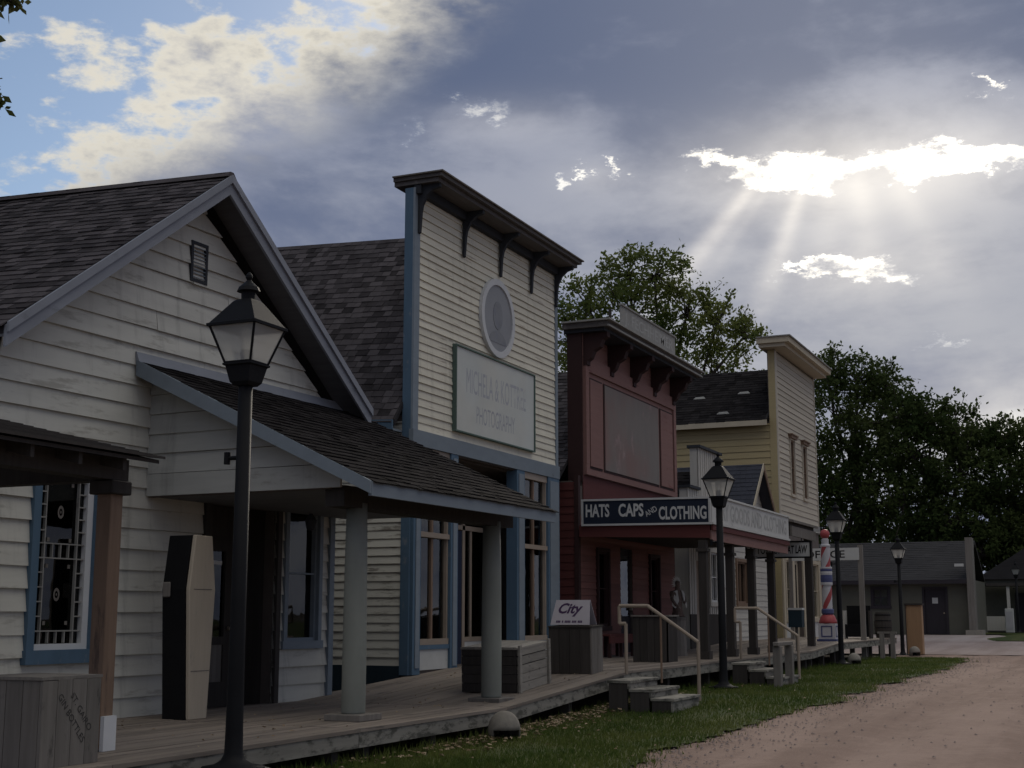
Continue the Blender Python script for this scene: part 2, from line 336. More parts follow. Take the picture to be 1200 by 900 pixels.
def mat_ground(name, c1, c2, c3, bump=0.5, s1=0.35, s2=5.0, s3=45.0):
    m = bpy.data.materials.new(name); m.use_nodes = True; nt = m.node_tree; b = nt.nodes['Principled BSDF']
    geo = nt.nodes.new('ShaderNodeNewGeometry'); v = S(nt, geo.outputs['Position'])
    sp = nt.nodes.new('ShaderNodeSeparateXYZ'); nt.links.new(geo.outputs['Position'], sp.inputs[0])
    x, y, z = (S(nt, sp.outputs[i]) for i in range(3))
    tracks = noise(nt, vec(nt, x * 1.3, y * 0.10, z), 1.0, 4.0, 0.6)       # wheel-worn streaks along the street
    a = noise(nt, v, s1, 5.0, 0.6); c = noise(nt, v, s2, 6.0, 0.65); d = noise(nt, v, s3, 4.0, 0.7)
    colr = mixc(nt, (tracks * 0.5 + a * 0.3 + c * 0.2).smooth(0.42, 0.59), c1, c2)
    colr = mixc(nt, d.smooth(0.52, 0.74) * 0.35, colr, c3)
    nt.links.new(colr.s, b.inputs['Base Color']); b.inputs['Roughness'].default_value = 0.95; b.inputs['Specular IOR Level'].default_value = 0.1
    bn = nt.nodes.new('ShaderNodeBump'); bn.inputs['Strength'].default_value = bump; bn.inputs['Distance'].default_value = 0.03
    nt.links.new((c * 0.6 + d * 0.4).s, bn.inputs['Height']); nt.links.new(bn.outputs[0], b.inputs['Normal'])
    return m
M['road'] = mat_ground('road', (0.215, 0.148, 0.122), (0.290, 0.208, 0.174), (0.17, 0.115, 0.096))
M['cross_street'] = mat_ground('cross_street', (0.27, 0.215, 0.20), (0.34, 0.28, 0.265), (0.22, 0.17, 0.16))
M['soil'] = mat_ground('soil', (0.055, 0.047, 0.038), (0.085, 0.072, 0.058), (0.035, 0.03, 0.025))
M['lawn'] = mat_ground('lawn', (0.036, 0.056, 0.017), (0.072, 0.082, 0.028), (0.10, 0.085, 0.05), s1=0.9)
M['path'] = mat_ground('path', (0.30, 0.25, 0.235), (0.36, 0.31, 0.295), (0.25, 0.2, 0.19))

# ------------------------------------------------------------------ mesh helpers
class Frame:
    """wall frame in a parent's space: s along the wall, d outwards, z up"""
    def __init__(self, o, a, n): self.o, self.a, self.n = Vector(o), Vector(a), Vector(n)
    def pt(self, s, d, z): return self.o + self.a * s + self.n * d + Vector((0, 0, z))
FRONT = Frame((0, 0, 0), (0, 1, 0), (1, 0, 0))
def side_frame(y): return Frame((0, y, 0), (1, 0, 0), (0, -1, 0))
class MB:
    def __init__(self): self.v, self.f = [], []
    def hexa(self, p):                                   # 4 bottom, 4 top, both counter-clockwise from above
        i = len(self.v); self.v += [tuple(q) for q in p]
        self.f += [(i+3, i+2, i+1, i), (i+4, i+5, i+6, i+7)] + [(i+k, i+(k+1) % 4, i+4+(k+1) % 4, i+4+k) for k in range(4)]
        return self
    def box(self, x0, x1, y0, y1, z0, z1):
        return self.hexa([(x0, y0, z0), (x1, y0, z0), (x1, y1, z0), (x0, y1, z0), (x0, y0, z1), (x1, y0, z1), (x1, y1, z1), (x0, y1, z1)])
    def fbox(self, F, s0, s1, d0, d1, z0, z1):
        return self.hexa([F.pt(s0, d0, z0), F.pt(s0, d1, z0), F.pt(s1, d1, z0), F.pt(s1, d0, z0), F.pt(s0, d0, z1), F.pt(s0, d1, z1), F.pt(s1, d1, z1), F.pt(s1, d0, z1)])
    def prism(self, pts, ext):                           # planar polygon swept by a vector
        i = len(self.v); n = len(pts); e = Vector(ext)
        self.v += [tuple(Vector(p)) for p in pts] + [tuple(Vector(p) + e) for p in pts]
        self.f += [tuple(range(i, i+n)), tuple(range(i+2*n-1, i+n-1, -1))] + [(i+k, i+n+k, i+n+(k+1) % n, i+(k+1) % n) for k in range(n)]
        return self
    def tube(self, p0, p1, r0, r1=None, n=8, caps=True):
        r1 = r0 if r1 is None else r1
        p0, p1 = Vector(p0), Vector(p1); ax = (p1 - p0)
        if ax.length < 1e-6: return self
        ax.normalize(); u = ax.orthogonal().normalized(); w = ax.cross(u); i = len(self.v)
        for p, r in ((p0, r0), (p1, r1)):
            for k in range(n):
                t = 2 * math.pi * k / n; self.v.append(tuple(p + (u * math.cos(t) + w * math.sin(t)) * r))
        self.f += [(i+k, i+(k+1) % n, i+n+(k+1) % n, i+n+k) for k in range(n)]
        if caps: self.f += [tuple(range(i+n-1, i-1, -1)), tuple(range(i+n, i+2*n))]
        return self
    def lathe(self, prof, c=(0, 0), n=16, rot=0.0, sx=1.0, sy=1.0):
        i = len(self.v)
        for r, z in prof:
            for k in range(n):
                t = 2 * math.pi * k / n + rot; self.v.append((c[0] + r * math.cos(t) * sx, c[1] + r * math.sin(t) * sy, z))
        for j in range(len(prof) - 1):
            self.f += [(i+j*n+k, i+j*n+(k+1) % n, i+(j+1)*n+(k+1) % n, i+(j+1)*n+k) for k in range(n)]
        self.f += [tuple(range(i+n-1, i-1, -1)), tuple(range(i+(len(prof)-1)*n, i+len(prof)*n))]
        return self
    def build(self, name, m, parent=None, smooth=False, recalc=True, loc=None, rot=None, bevel=0.0):
        me = bpy.data.meshes.new(name); me.from_pydata(self.v, [], self.f); me.materials.append(M[m] if isinstance(m, str) else m)
        if recalc:
            b = bmesh.new(); b.from_mesh(me); bmesh.ops.recalc_face_normals(b, faces=b.faces)
            if bevel: bmesh.ops.bevel(b, geom=b.edges[:], offset=bevel, segments=1, affect='EDGES')
            b.to_mesh(me); b.free()
        if smooth: me.polygons.foreach_set('use_smooth', [True] * len(me.polygons))
        o = bpy.data.objects.new(name, me); col.objects.link(o); o.parent = parent
        if loc: o.location = loc
        if rot: o.rotation_euler = rot
        return o
def tag(o, label=None, cat=None, group=None, kind=None):
    for k, v in (('label', label), ('category', cat), ('group', group), ('kind', kind)):
        if v: o[k] = v
    return o
def thing(name, label, cat, loc=(0, 0, 0), rotz=0.0, group=None):
    o = bpy.data.objects.new(name, None); o.empty_display_size = 0.2; col.objects.link(o)
    o.location = loc; o.rotation_euler = (0, 0, rotz)
    return tag(o, label, cat, group)
def copy_tree(o, parent=None):
    c = o.copy(); col.objects.link(c); c.parent = parent
    for ch in list(o.children): copy_tree(ch, c)
    return c
def root_matrix(loc, rotz): return Matrix.Translation(Vector(loc)) @ Matrix.Rotation(rotz, 4, 'Z')

def lap_siding(parent, F, z0, z1, e, m, span, holes=(), t=0.022, name='plank', joint=0.0, d=0.0):
    """overlapping boards, each its own object; span(z) -> (s0, s1); holes (s0, s1, z0, z1) are cut out"""
    z = z0
    while z < z1 - 0.02:
        za, zb = z, min(z + e, z1); z += e
        a0, a1 = span(za); b0, b1 = span(zb)
        if a1 - a0 < 0.05: continue
        segs = [(a0, a1, b0, b1, za, zb)]
        for (h0, h1, hz0, hz1) in holes:
            new = []
            for (p0, p1, q0, q1, ya, yb) in segs:
                if hz1 <= ya + 0.012 or hz0 >= yb - 0.012 or h1 <= p0 or h0 >= p1: new.append((p0, p1, q0, q1, ya, yb)); continue
                if h0 - p0 > 0.03: new.append((p0, h0, q0, h0, ya, yb))
                if p1 - h1 > 0.03: new.append((h1, p1, h1, q1, ya, yb))
                l0, l1 = max(p0, h0), min(p1, h1)
                if hz0 > ya + 0.012: new.append((l0, l1, l0, l1, ya, hz0))
                if hz1 < yb - 0.012: new.append((l0, l1, l0, l1, hz1, yb))
            segs = new
        cut = []
        for sg in segs:
            p0, p1, q0, q1, ya, yb = sg
            if joint and p1 - p0 > 2.2 and random.random() < joint:
                c = random.uniform(max(p0, q0) + 0.7, min(p1, q1) - 0.7) if min(p1, q1) - max(p0, q0) > 1.6 else None
                if c: cut += [(p0, c - 0.003, q0, c - 0.003, ya, yb), (c + 0.003, p1, c + 0.003, q1, ya, yb)]; continue
            cut.append(sg)
        for (p0, p1, q0, q1, ya, yb) in cut:
            w = t * random.uniform(0.8, 1.2); u = t * 0.22; j = random.uniform(-0.003, 0.003); j2 = j + random.uniform(-0.005, 0.005)
            MB().hexa([F.pt(p0, d, ya + j), F.pt(p0, d + w, ya + j), F.pt(p1, d + w, ya + j2), F.pt(p1, d, ya + j2),
                       F.pt(q0, d, yb), F.pt(q0, d + u, yb), F.pt(q1, d + u, yb), F.pt(q1, d, yb)]).build(name, m, parent, recalc=False)
def slab_holes(mb, F, s0, s1, z0, z1, holes, d0, d1):
    ss = sorted({s0, s1, *[min(max(v, s0), s1) for h in holes for v in h[:2]]}); zz = sorted({z0, z1, *[min(max(v, z0), z1) for h in holes for v in h[2:]]})
    for a, b in zip(ss, ss[1:]):
        for c, e in zip(zz, zz[1:]):
            mx, mz = (a + b) / 2, (c + e) / 2
            if not any(h[0] < mx < h[1] and h[2] < mz < h[3] for h in holes): mb.fbox(F, a, b, d0, d1, c, e)
    return mb
CAMP = Vector((0, 0, 1.3))
_unit_shingle = None
def shingles(roof, rootM, O, a, u, La, Lu, e, m, m_stuff, limit=300, wmin=0.11, wmax=0.26, clip=None, t=0.014):
    """courses of wooden shingles on a slope: O eave corner, a along the eave, u up the slope; the nearest ones are objects"""
    global _unit_shingle
    O, a, u = Vector(O), Vector(a).normalized(), Vector(u).normalized(); n = a.cross(u).normalized()
    if n.z < 0: n = -n
    if _unit_shingle is None:
        _unit_shingle = {}
    items = []; r = 0; v = -0.03
    while v < Lu - 0.03:
        s = -random.uniform(0, 0.2)
        while s < La:
            w = random.uniform(wmin, wmax); s0, s1 = max(s, 0.0), min(s + w, La); s += w
            if s1 - s0 < 0.04 or (clip and not clip((s0 + s1) / 2, v + e / 2)): continue
            L = min(e * 1.12, Lu - v)
            items.append((s0, s1 - 0.006, v + random.uniform(-0.012, 0.008), L, t * random.uniform(0.7, 1.5)))
        v += e; r += 1
    def corners(it):
        s0, s1, v0, L, th = it; b = O + n * 0.004
        lo, hi = v0, v0 + L
        return [b + a*s0 + u*lo, b + a*s1 + u*lo, b + a*s1 + u*hi, b + a*s0 + u*hi,
                b + a*s0 + u*lo + n*th, b + a*s1 + u*lo + n*th, b + a*s1 + u*hi + n*0.003, b + a*s0 + u*hi + n*0.003]
    items.sort(key=lambda it: ((rootM @ (O + a*it[0] + u*it[2])) - CAMP).length)
    for it in items[:limit]:
        mb = MB().hexa(corners(it)); mb.build('shingle', m, roof, recalc=True)
    if len(items) > limit:
        mb = MB()
        for it in items[limit:]: mb.hexa(corners(it))
        tag(mb.build('shingles', m_stuff, roof), kind='stuff')
def lettering(parent, text, F, sc, zc, w, h, d, m, name='lettering', tilt=0.0, shear=0.0, bold=0.012):
    c = bpy.data.curves.new('lettering', 'FONT'); c.body = text; c.size = 1.0; c.align_x = 'CENTER'; c.shear = shear; c.resolution_u = 3; c.offset = bold
    o = bpy.data.objects.new('lettering', c); col.objects.link(o)
    dg = bpy.context.evaluated_depsgraph_get(); me = bpy.data.meshes.new_from_object(o.evaluated_get(dg)); 
    bpy.data.objects.remove(o); bpy.data.curves.remove(c)
    xs = [v.co.x for v in me.vertices]; ys = [v.co.y for v in me.vertices]
    x0, x1, y0, y1 = min(xs), max(xs), min(ys), max(ys); ct, st = math.cos(tilt), math.sin(tilt)
    for v in me.vertices:
        p = ((v.co.x - (x0+x1)/2) / (x1-x0) * w); q = ((v.co.y - (y0+y1)/2) / (y1-y0) * h)
        v.co = F.pt(sc + p*ct - q*st, d, zc + p*st + q*ct)
    me.materials.clear(); me.materials.append(M[m])
    o = bpy.data.objects.new(name, me); col.objects.link(o); o.parent = parent
    return o
def window(parent, F, s0, s1, z0, z1, casing='blue_trim', sash='white_paint', cols=2, rows=2, cw=0.09, sw=0.05, glass='glass', rec=0.06, bar=0.022, name='window', hood=None, back='interior', label=None):
    w = MB(); w.fbox(F, s0, s0+cw, -rec, 0.062, z0, z1); w.fbox(F, s1-cw, s1, -rec, 0.062, z0, z1)
    w.fbox(F, s0+cw, s1-cw, -rec, 0.062, z1-cw, z1); w.fbox(F, s0-0.03, s1+0.03, -rec, 0.075, z0-0.05, z0+cw*0.7)
    o = w.build(name, casing, parent)
    if label: o['label'] = label
    a, b, c, d = s0+cw, s1-cw, z0+cw*0.7, z1-cw
    f = MB(); f.fbox(F, a, a+sw, -rec, 0.01, c, d); f.fbox(F, b-sw, b, -rec, 0.01, c, d); f.fbox(F, a+sw, b-sw, -rec, 0.01, c, c+sw); f.fbox(F, a+sw, b-sw, -rec, 0.01, d-sw, d)
    f.build('sash', sash, o); a += sw; b -= sw; c += sw; d -= sw
    for i in range(1, cols): s = a+(b-a)*i/cols; MB().fbox(F, s-bar/2, s+bar/2, -rec+0.012, 0.0, c, d).build('muntin', sash, o)
    for i in range(1, rows): z = c+(d-c)*i/rows; MB().fbox(F, a, b, -rec+0.014, 0.002, z-bar/2, z+bar/2).build('muntin', sash, o)
    MB().fbox(F, a, b, -rec+0.004, -rec+0.010, c, d).build('pane', glass, o)
    if back: MB().fbox(F, s0, s1, -rec-0.5, -rec-0.48, z0, z1).build('blind', back, o)
    if hood: MB().fbox(F, s0-0.08, s1+0.08, 0.0, 0.13, z1, z1+0.10).fbox(F, s0-0.12, s1+0.12, 0.0, 0.17, z1+0.10, z1+0.14).build('hood', hood, o)
    return o
def gz(y):                                               # ground height along the street
    def st(a, b, t): t = min(max((t-a)/(b-a), 0), 1); return t*t*(3-2*t)
    return -0.10 + 0.18*st(13, 22, y) + 0.36*st(44, 68, y)
def dz_(y):                                              # boardwalk height along the street
    pts = ((-99, 0.22), (15.4, 0.22), (20.0, 0.49), (33.0, 0.49), (36.5, 0.62), (99, 0.62))
    for (a, b), (c, d) in zip(pts, pts[1:]):
        if a <= y <= c: return b + (d-b)*(y-a)/(c-a)

# ------------------------------------------------------------------ the setting: ground, street, lawns, boardwalk
def sheet(name, m, xf0, xf1, ys, dz, nx=2, zf=None):
    mb = MB(); n = nx + 1
    for y in ys:
        a, b = xf0(y), xf1(y)
        for i in range(n): xx = a + (b-a)*i/nx; mb.v.append((xx, y, gz(y) + dz + (zf(xx, y) if zf else 0.0)))
    for j in range(len(ys)-1):
        for i in range(nx): mb.f.append((j*n+i, j*n+i+1, (j+1)*n+i+1, (j+1)*n+i))
    return tag(mb.build(name, m, recalc=False), kind='structure')
def rng(a, b, st):
    out_ = []; y = a
    while y < b: out_.append(y); y += st
    return out_ + [b]
_rn = random.Random(3); _wob = [(_rn.uniform(0, 6.3), _rn.uniform(0.5, 3.0), _rn.uniform(0.03, 0.10)) for _ in range(9)]
def wob(y, k=1.0): return k * sum(a * math.sin(f * y + p) for p, f, a in _wob) * 0.8
sheet('ground', 'soil', lambda y: -900.0, lambda y: 900.0, [-900, -60, 0] + rng(8, 70, 2.0) + [200, 1500], -0.07, 4)
def road_edge(y): return -4.15 - 0.5*(1-min(max((y-12)/9.0, 0), 1)) + wob(y) + 0.05*math.sin(9.1*y+1)+0.035*math.sin(17.3*y)+0.03*math.sin(31*y+2) + (0.0 if y < 37 else -((y-37)/9.0)**2 * 1.6)
def ruts(x, y):
    z = 0.0
    for c_, w_ in ((-2.75, 0.24), (-1.15, 0.26), (0.9, 0.26), (2.5, 0.24)):
        q = (x - c_ - 0.22*math.sin(y*0.21+c_) - 0.05*math.sin(y*1.3)) / w_; z -= 0.035*math.exp(-q*q) - 0.016*math.exp(-(abs(q)-1.7)**2*2.0)
    return z + 0.010*math.sin(x*5.1+math.sin(y*1.9))*math.sin(y*3.3+x) - 0.01
sheet('road', 'road', lambda y: -6.9, lambda y: 9.0, [-40, -10] + rng(0, 8, 1.0) + rng(8.25, 46, 0.25) + rng(46.5, 60, 1.5), -0.014, 120, ruts)
sheet('cross_street', 'cross_street', lambda y: -60.0, lambda y: 70.0, rng(46.5, 58.5, 1.0), -0.008, 6)
sheet('lawn', 'lawn', lambda y: -6.92, road_edge, rng(2.0, 43.0, 0.12), 0.0, 6)
sheet('far_lawn', 'lawn', lambda y: -5.3 + 0.25*math.sin(y), lambda y: 40.0, rng(58.8, 72.0, 0.6), 0.004, 4)
sheet('path', 'path', lambda y: -14.0, lambda y: -5.0, rng(57.8, 67.4, 0.8), -0.003, 3)
sheet('back_lawn', 'lawn', lambda y: -120.0, lambda y: 120.0, rng(72.5, 160.0, 6.0), -0.02, 4)

walk = tag(MB().box(-9.9, -7.1, 4.0, 4.2, 0.0, 0.1).build('boardwalk', 'dark_wood'), kind='structure')
for (ya, yb) in ((4.0, 8.3), (8.3, 11.9), (11.9, 15.4), (15.4, 20.0), (20.0, 24.2), (24.2, 28.5), (28.5, 33.0), (33.0, 36.5), (36.5, 41.5), (41.5, 46.0)):
    x = -10.05; k = 0
    while x < -6.98:
        w = min(0.150, -6.93 - x); j = random.uniform(-0.004, 0.004); p = random.uniform(-0.01, 0.01)
        za, zb = dz_(ya) + j, dz_(yb) + j
        y0, y1 = ya + 0.004, yb - 0.004
        MB().hexa([(x, y0, za-0.035), (x+w-0.007, y0, za-0.035), (x+w-0.007, y1, zb-0.035), (x, y1, zb-0.035),
                   (x, y0, za), (x+w-0.007, y0, za), (x+w-0.007, y1, zb), (x, y1, zb)]).build('plank', 'deck', walk, recalc=False)
        x += w
    # rim boards and the beam behind, one pair per bay
    za, zb = dz_(ya) - 0.037, dz_(yb) - 0.037; h = 0.15
    MB().hexa([(-6.99, ya+0.006, za-h), (-6.95, ya+0.006, za-h), (-6.95, yb-0.006, zb-h), (-6.99, yb-0.006, zb-h),
               (-6.99, ya+0.006, za), (-6.95, ya+0.006, za), (-6.95, yb-0.006, zb), (-6.99, yb-0.006, zb)]).build('rim_board', 'rim', walk, recalc=False)
    for yy in (ya + 0.3, (ya+yb)/2, yb - 0.3):
        MB().box(-7.16, -7.04, yy-0.06, yy+0.06, gz(yy)-0.07, dz_(yy)-0.04).build('support_post', 'dark_wood', walk)

# ------------------------------------------------------------------ grey gabled house with porch (nearest)
H1L, H1R = (-10.0, 14.0, 0.0), R(-2.0); M1 = root_matrix(H1L, H1R)
h1 = thing('gabled_house', 'grey clapboard house with street gable, blue-trimmed lean-to porch and round columns', 'house', H1L, H1R)
F1 = FRONT; YL, YR, YC = -3.90, 2.06, -0.88
EZ, AZ_ = 4.10, 6.55; tilt = 0.055                           # eave and apex height at the front edge; ridge climbs slightly to the back
pitch = (AZ_-EZ)/(YC+4.2)
holes1 = [(-3.35, -2.34, 0.85, 2.95), (-0.50, 0.84, 0.0, 2.64), (1.02, 1.87, 0.93, 2.80)]
wl = MB(); slab_holes(wl, F1, YL, YR, 0.12, 4.0, holes1, -0.15, -0.004)
wl.prism([(-0.15, YL, 4.0), (-0.15, YR, 4.0), (-0.15, YC, 4.0+(YR-YC)*pitch)], (0.146, 0, 0))
wl.box(-8.5, -0.15, YL, YL+0.12, 0.12, 4.2); wl.box(-8.5, -0.15, YR-0.12, YR, 0.12, 4.2); wl.box(-8.6, -8.5, YL, YR, 0.12, 4.3)
wl.box(-8.5, -0.15, YL+0.12, YR-0.12, 0.12, 0.20)
wall1 = wl.build('wall', 'interior', h1)
def sp1(z):
    if z <= 4.05: return (YL, YR)
    k = (z-4.05)/pitch; return (YL+k, YR-k)
lap_siding(wall1, F1, 0.20, 6.32, 0.229, 'grey_siding', sp1, holes1, joint=0.35, t=0.040)
MB().fbox(F1, YR-0.02, YR+0.09, -0.1, 0.065, 0.18, 3.95).build('corner_board', 'pale_blue', h1)
# roof
def rz(x, y): return AZ_ - abs(y-YC)*pitch + (0.4-x)*tilt
r1 = MB()
for ye in (-4.22, 2.40):
    ee = [(0.42, ye), (-9.0, ye), (-9.0, YC), (0.42, YC)]
    r1.hexa([(x, y, rz(x, y)-0.10) for x, y in ee] + [(x, y, rz(x, y)) for x, y in ee])
roof1 = r1.build('roof', 'roof_base', h1)
sl = math.hypot(YC+4.22, (YC+4.22)*pitch)
shingles(roof1, M1, (-9.0, -4.25, rz(-9.0, -4.25)), (9.46, 0, rz(0.46, -4.25)-rz(-9.0, -4.25)), (0, 1, pitch), 9.46, sl+0.03, 0.135, 'shingle', 'shingle_stuff')
shingles(roof1, M1, (-9.0, 2.43, rz(-9.0, 2.43)), (9.46, 0, rz(0.46, 2.43)-rz(-9.0, 2.43)), (0, -1, pitch), 9.46, sl+0.03, 0.135, 'shingle', 'shingle_stuff', limit=0)
MB().hexa([(0.47, YC-0.09, rz(0.47, YC)-0.02), (0.47, YC+0.09, rz(0.47, YC)-0.02), (-9, YC+0.09, rz(-9, YC)-0.02), (-9, YC-0.09, rz(-9, YC)-0.02),
           (0.47, YC-0.03, rz(0.47, YC)+0.05), (0.47, YC+0.03, rz(0.47, YC)+0.05), (-9, YC+0.03, rz(-9, YC)+0.05), (-9, YC-0.03, rz(-9, YC)+0.05)]).build('ridge_cap', 'shingle', roof1)
for ye in (-4.22, 2.40):                                        # rake boards in two fasciae, dark soffit behind them
    q = lambda y, dzz: (0.42, y, rz(0.42, y)+dzz)
    MB().prism([q(ye, -0.015), q(YC, -0.015), q(YC, -0.23), q(ye, -0.23)], (0.035, 0, 0)).build('rake_board', 'rake', roof1)
    q2 = lambda y, dzz: (0.457, y, rz(0.42, y)+dzz)
    MB().prism([q2(ye, 0.015), q2(YC, 0.015), q2(YC, -0.085), q2(ye, -0.085)], (0.03, 0, 0)).build('rake_trim', 'rake', roof1)
    MB().hexa([(0.02, ye, rz(0, ye)-0.13), (0.418, ye, rz(0.418, ye)-0.13), (0.418, YC, rz(0.418, YC)-0.13), (0.02, YC, rz(0.02, YC)-0.13),
               (0.02, ye, rz(0, ye)-0.102), (0.418, ye, rz(0.418, ye)-0.102), (0.418, YC, rz(0.418, YC)-0.102), (0.02, YC, rz(0.02, YC)-0.102)]).build('soffit', 'soffit', roof1)
# gable vent
v = MB(); v.fbox(F1, -1.06, -0.75, 0.0, 0.05, 5.26, 5.30).fbox(F1, -1.06, -0.75, 0.0, 0.05, 5.72, 5.76).fbox(F1, -1.06, -1.02, 0.0, 0.05, 5.30, 5.72).fbox(F1, -0.79, -0.75, 0.0, 0.05, 5.30, 5.72).fbox(F1, -1.02, -0.79, 0.0, 0.004, 5.3, 5.72)
vent = v.build('gable_vent', 'bracket', h1)
for i in range(9):
    z = 5.315 + i*0.046
    MB().hexa([F1.pt(-1.02, 0.008, z+0.02), F1.pt(-1.02, 0.047, z), F1.pt(-0.79, 0.047, z), F1.pt(-0.79, 0.008, z+0.02),
               F1.pt(-1.02, 0.008, z+0.028), F1.pt(-1.02, 0.047, z+0.008), F1.pt(-0.79, 0.047, z+0.008), F1.pt(-0.79, 0.008, z+0.028)]).build('slat', 'pale_blue', vent)
# leaded window on the left
w = MB(); s0, s1, z0, z1 = -3.35, -2.34, 0.85, 2.95
w.fbox(F1, s0, s0+0.10, -0.05, 0.07, z0, z1); w.fbox(F1, s1-0.12, s1, -0.05, 0.07, z0, z1); w.fbox(F1, s0+0.10, s1-0.12, -0.05, 0.07, z1-0.1, z1); w.fbox(F1, s0-0.02, s1+0.02, -0.05, 0.09, z0-0.03, z0+0.11)
lw = w.build('window', 'blue_trim', h1); lw['label'] = 'tall leaded window in blue casing'
a, b, c, d = s0+0.10, s1-0.12, z0+0.11, z1-0.1
f = MB(); f.fbox(F1, a, a+0.035, -0.05, 0.02, c, d); f.fbox(F1, b-0.085, b, -0.05, 0.02, c, d); f.fbox(F1, a+0.035, b-0.085, -0.05, 0.02, c, c+0.06); f.build('sash', 'white_paint', lw)
a += 0.035; b -= 0.085; c += 0.06
MB().fbox(F1, a, b, -0.045, -0.040, c, d).build('pane', 'glass_dark', lw)
MB().fbox(F1, a, b, -0.22, -0.20, c, d).build('blind', 'olive_wall', lw)
bw = 0.014; inn_a, inn_b = a+0.105, b-0.105
bands = [(c, c+0.13), (c+0.87, c+1.02), (d-0.15, d)]
for s in (inn_a, inn_b): MB().fbox(F1, s-bw/2, s+bw/2, -0.035, 0.0, c, d).build('muntin', 'grey_board', lw)
for (p, q) in bands:
    for z in (p, q):
        if c < z < d: MB().fbox(F1, a, b, -0.034, -0.001, z-bw/2, z+bw/2).build('muntin', 'grey_board', lw)
    for i in range(1, 4): s = inn_a+(inn_b-inn_a)*i/4; MB().fbox(F1, s-bw/2, s+bw/2, -0.033, -0.002, p+0.008, q-0.008).build('muntin', 'grey_board', lw)
for (p, q) in ((c+0.13, c+0.87), (c+1.02, d-0.15)):
    for i in range(1, 5):
        z = p+(q-p)*i/5
        MB().fbox(F1, a, inn_a-bw/2, -0.034, -0.001, z-bw/2, z+bw/2).build('muntin', 'grey_board', lw); MB().fbox(F1, inn_b+bw/2, b, -0.034, -0.001, z-bw/2, z+bw/2).build('muntin', 'grey_board', lw)
    zc, sc_ = (p+q)/2, (inn_a+inn_b)/2
    for r0, r1_ in ((0.030, 0.055), (0.0, 0.012)):
        n = 20; med = MB(); i0 = 0
        for k in range(n):
            t = 2*math.pi*k/n
            med.v += [tuple(F1.pt(sc_+0.8*r0*math.cos(t), -0.03, zc+1.25*r0*math.sin(t))), tuple(F1.pt(sc_+0.8*r1_*math.cos(t), -0.03, zc+1.25*r1_*math.sin(t)))]
        med.f += [(i0+2*k, i0+2*k+1, i0+2*((k+1) % n)+1, i0+2*((k+1) % n)) for k in range(n)]
        med.build('etched_ring', 'weathered', lw)
    for ds in (-1, 1):
        for dzz in (-1, 1): MB().fbox(F1, sc_+ds*0.155-0.018, sc_+ds*0.155+0.018, -0.035, -0.03, zc+dzz*0.29-0.02, zc+dzz*0.29+0.02).build('etched_corner', 'weathered', lw)
# right window under the porch
window(h1, F1, 1.02, 1.87, 0.93, 2.80, casing='pale_blue', sash='pale_blue', cols=1, rows=2, cw=0.075, sw=0.04, glass='glass_dark')
# recessed doorway
en = MB(); en.box(-0.450, -0.390, -0.62, 0.96, 0.12, 2.9); en.box(-0.390, -0.0, -0.62, -0.505, 0.12, 2.8); en.box(-0.390, -0.0, 0.845, 0.96, 0.12, 2.8); en.box(-0.390, -0.15, -0.5, 0.84, 2.66, 2.8)
en.build('entry_recess', 'dark_wood', h1)
dr = MB(); dr.box(-0.388, -0.340, -0.42, 0.42, 0.20, 0.50).box(-0.388, -0.340, -0.42, -0.30, 0.5, 2.1).box(-0.388, -0.340, 0.30, 0.42, 0.5, 2.1).box(-0.388, -0.340, -0.30, 0.30, 0.95, 1.05).box(-0.388, -0.340, -0.42, 0.42, 2.1, 2.25)
door1 = dr.build('door', 'dark_wood', h1)
MB().box(-0.380, -0.375, -0.30, 0.30, 1.05, 2.1).build('pane', 'glass_dark', door1)
MB().box(-0.380, -0.360, -0.30, 0.30, 0.5, 0.95).build('lower_panel', 'weathered', door1)
MB().box(-0.338, -0.320, -0.28, 0.20, 1.93, 1.98).build('notice_strip', 'white_paint', door1)
MB().tube((-0.320, 0.36, 1.15), (-0.280, 0.36, 1.15), 0.025).build('handle', 'rail_paint', door1)
for (a, b) in ((-0.62, -0.50), (0.84, 0.93)): MB().fbox(F1, a, b, 0.0, 0.065, 0.2, 2.72).build('door_casing', 'dark_wood', h1)
# porch: lean-to roof, end wall, columns
PE, PT, PX, PZ = -1.90, 2.62, 3.12, 2.66                       # left edge, right edge, eave line, eave height
def pz(x): return 4.16 + (PZ-4.16)*x/PX
pr = MB(); c4 = [(0.03, PE), (PX, PE), (PX, PT), (0.03, PT)]
pr.hexa([(x, y, pz(x)-0.09) for x, y in c4] + [(x, y, pz(x)) for x, y in c4])
proof = pr.build('porch_roof', 'roof_base', h1)
shingles(proof, M1, (PX+0.04, PE-0.02, pz(PX+0.04)), (0, 1, 0), (-PX, 0, 4.16-PZ), PT-PE+0.04, math.hypot(PX, 4.16-PZ)-0.06, 0.14, 'shingle_dark', 'shingle_dark_stuff', limit=300)
MB().hexa([(0.027, PE-0.03, 4.10), (0.10, PE-0.03, 4.09), (0.10, PT, 4.09), (0.027, PT, 4.10), (0.027, PE-0.03, 4.245), (0.045, PE-0.03, 4.24), (0.045, PT, 4.24), (0.027, PT, 4.245)]).build('flashing', 'rake', proof)
MB().prism([(0.05, PE-0.035, pz(0.05)+0.01), (PX+0.04, PE-0.035, pz(PX+0.04)+0.01), (PX+0.04, PE-0.035, pz(PX+0.04)-0.12), (0.05, PE-0.035, pz(0.05)-0.17)], (0, 0.033, 0)).build('rake_board', 'pale_blue', proof)
MB().box(PX+0.002, PX+0.042, PE, PT, PZ-0.16, PZ-0.015).build('fascia', 'pale_blue', proof)
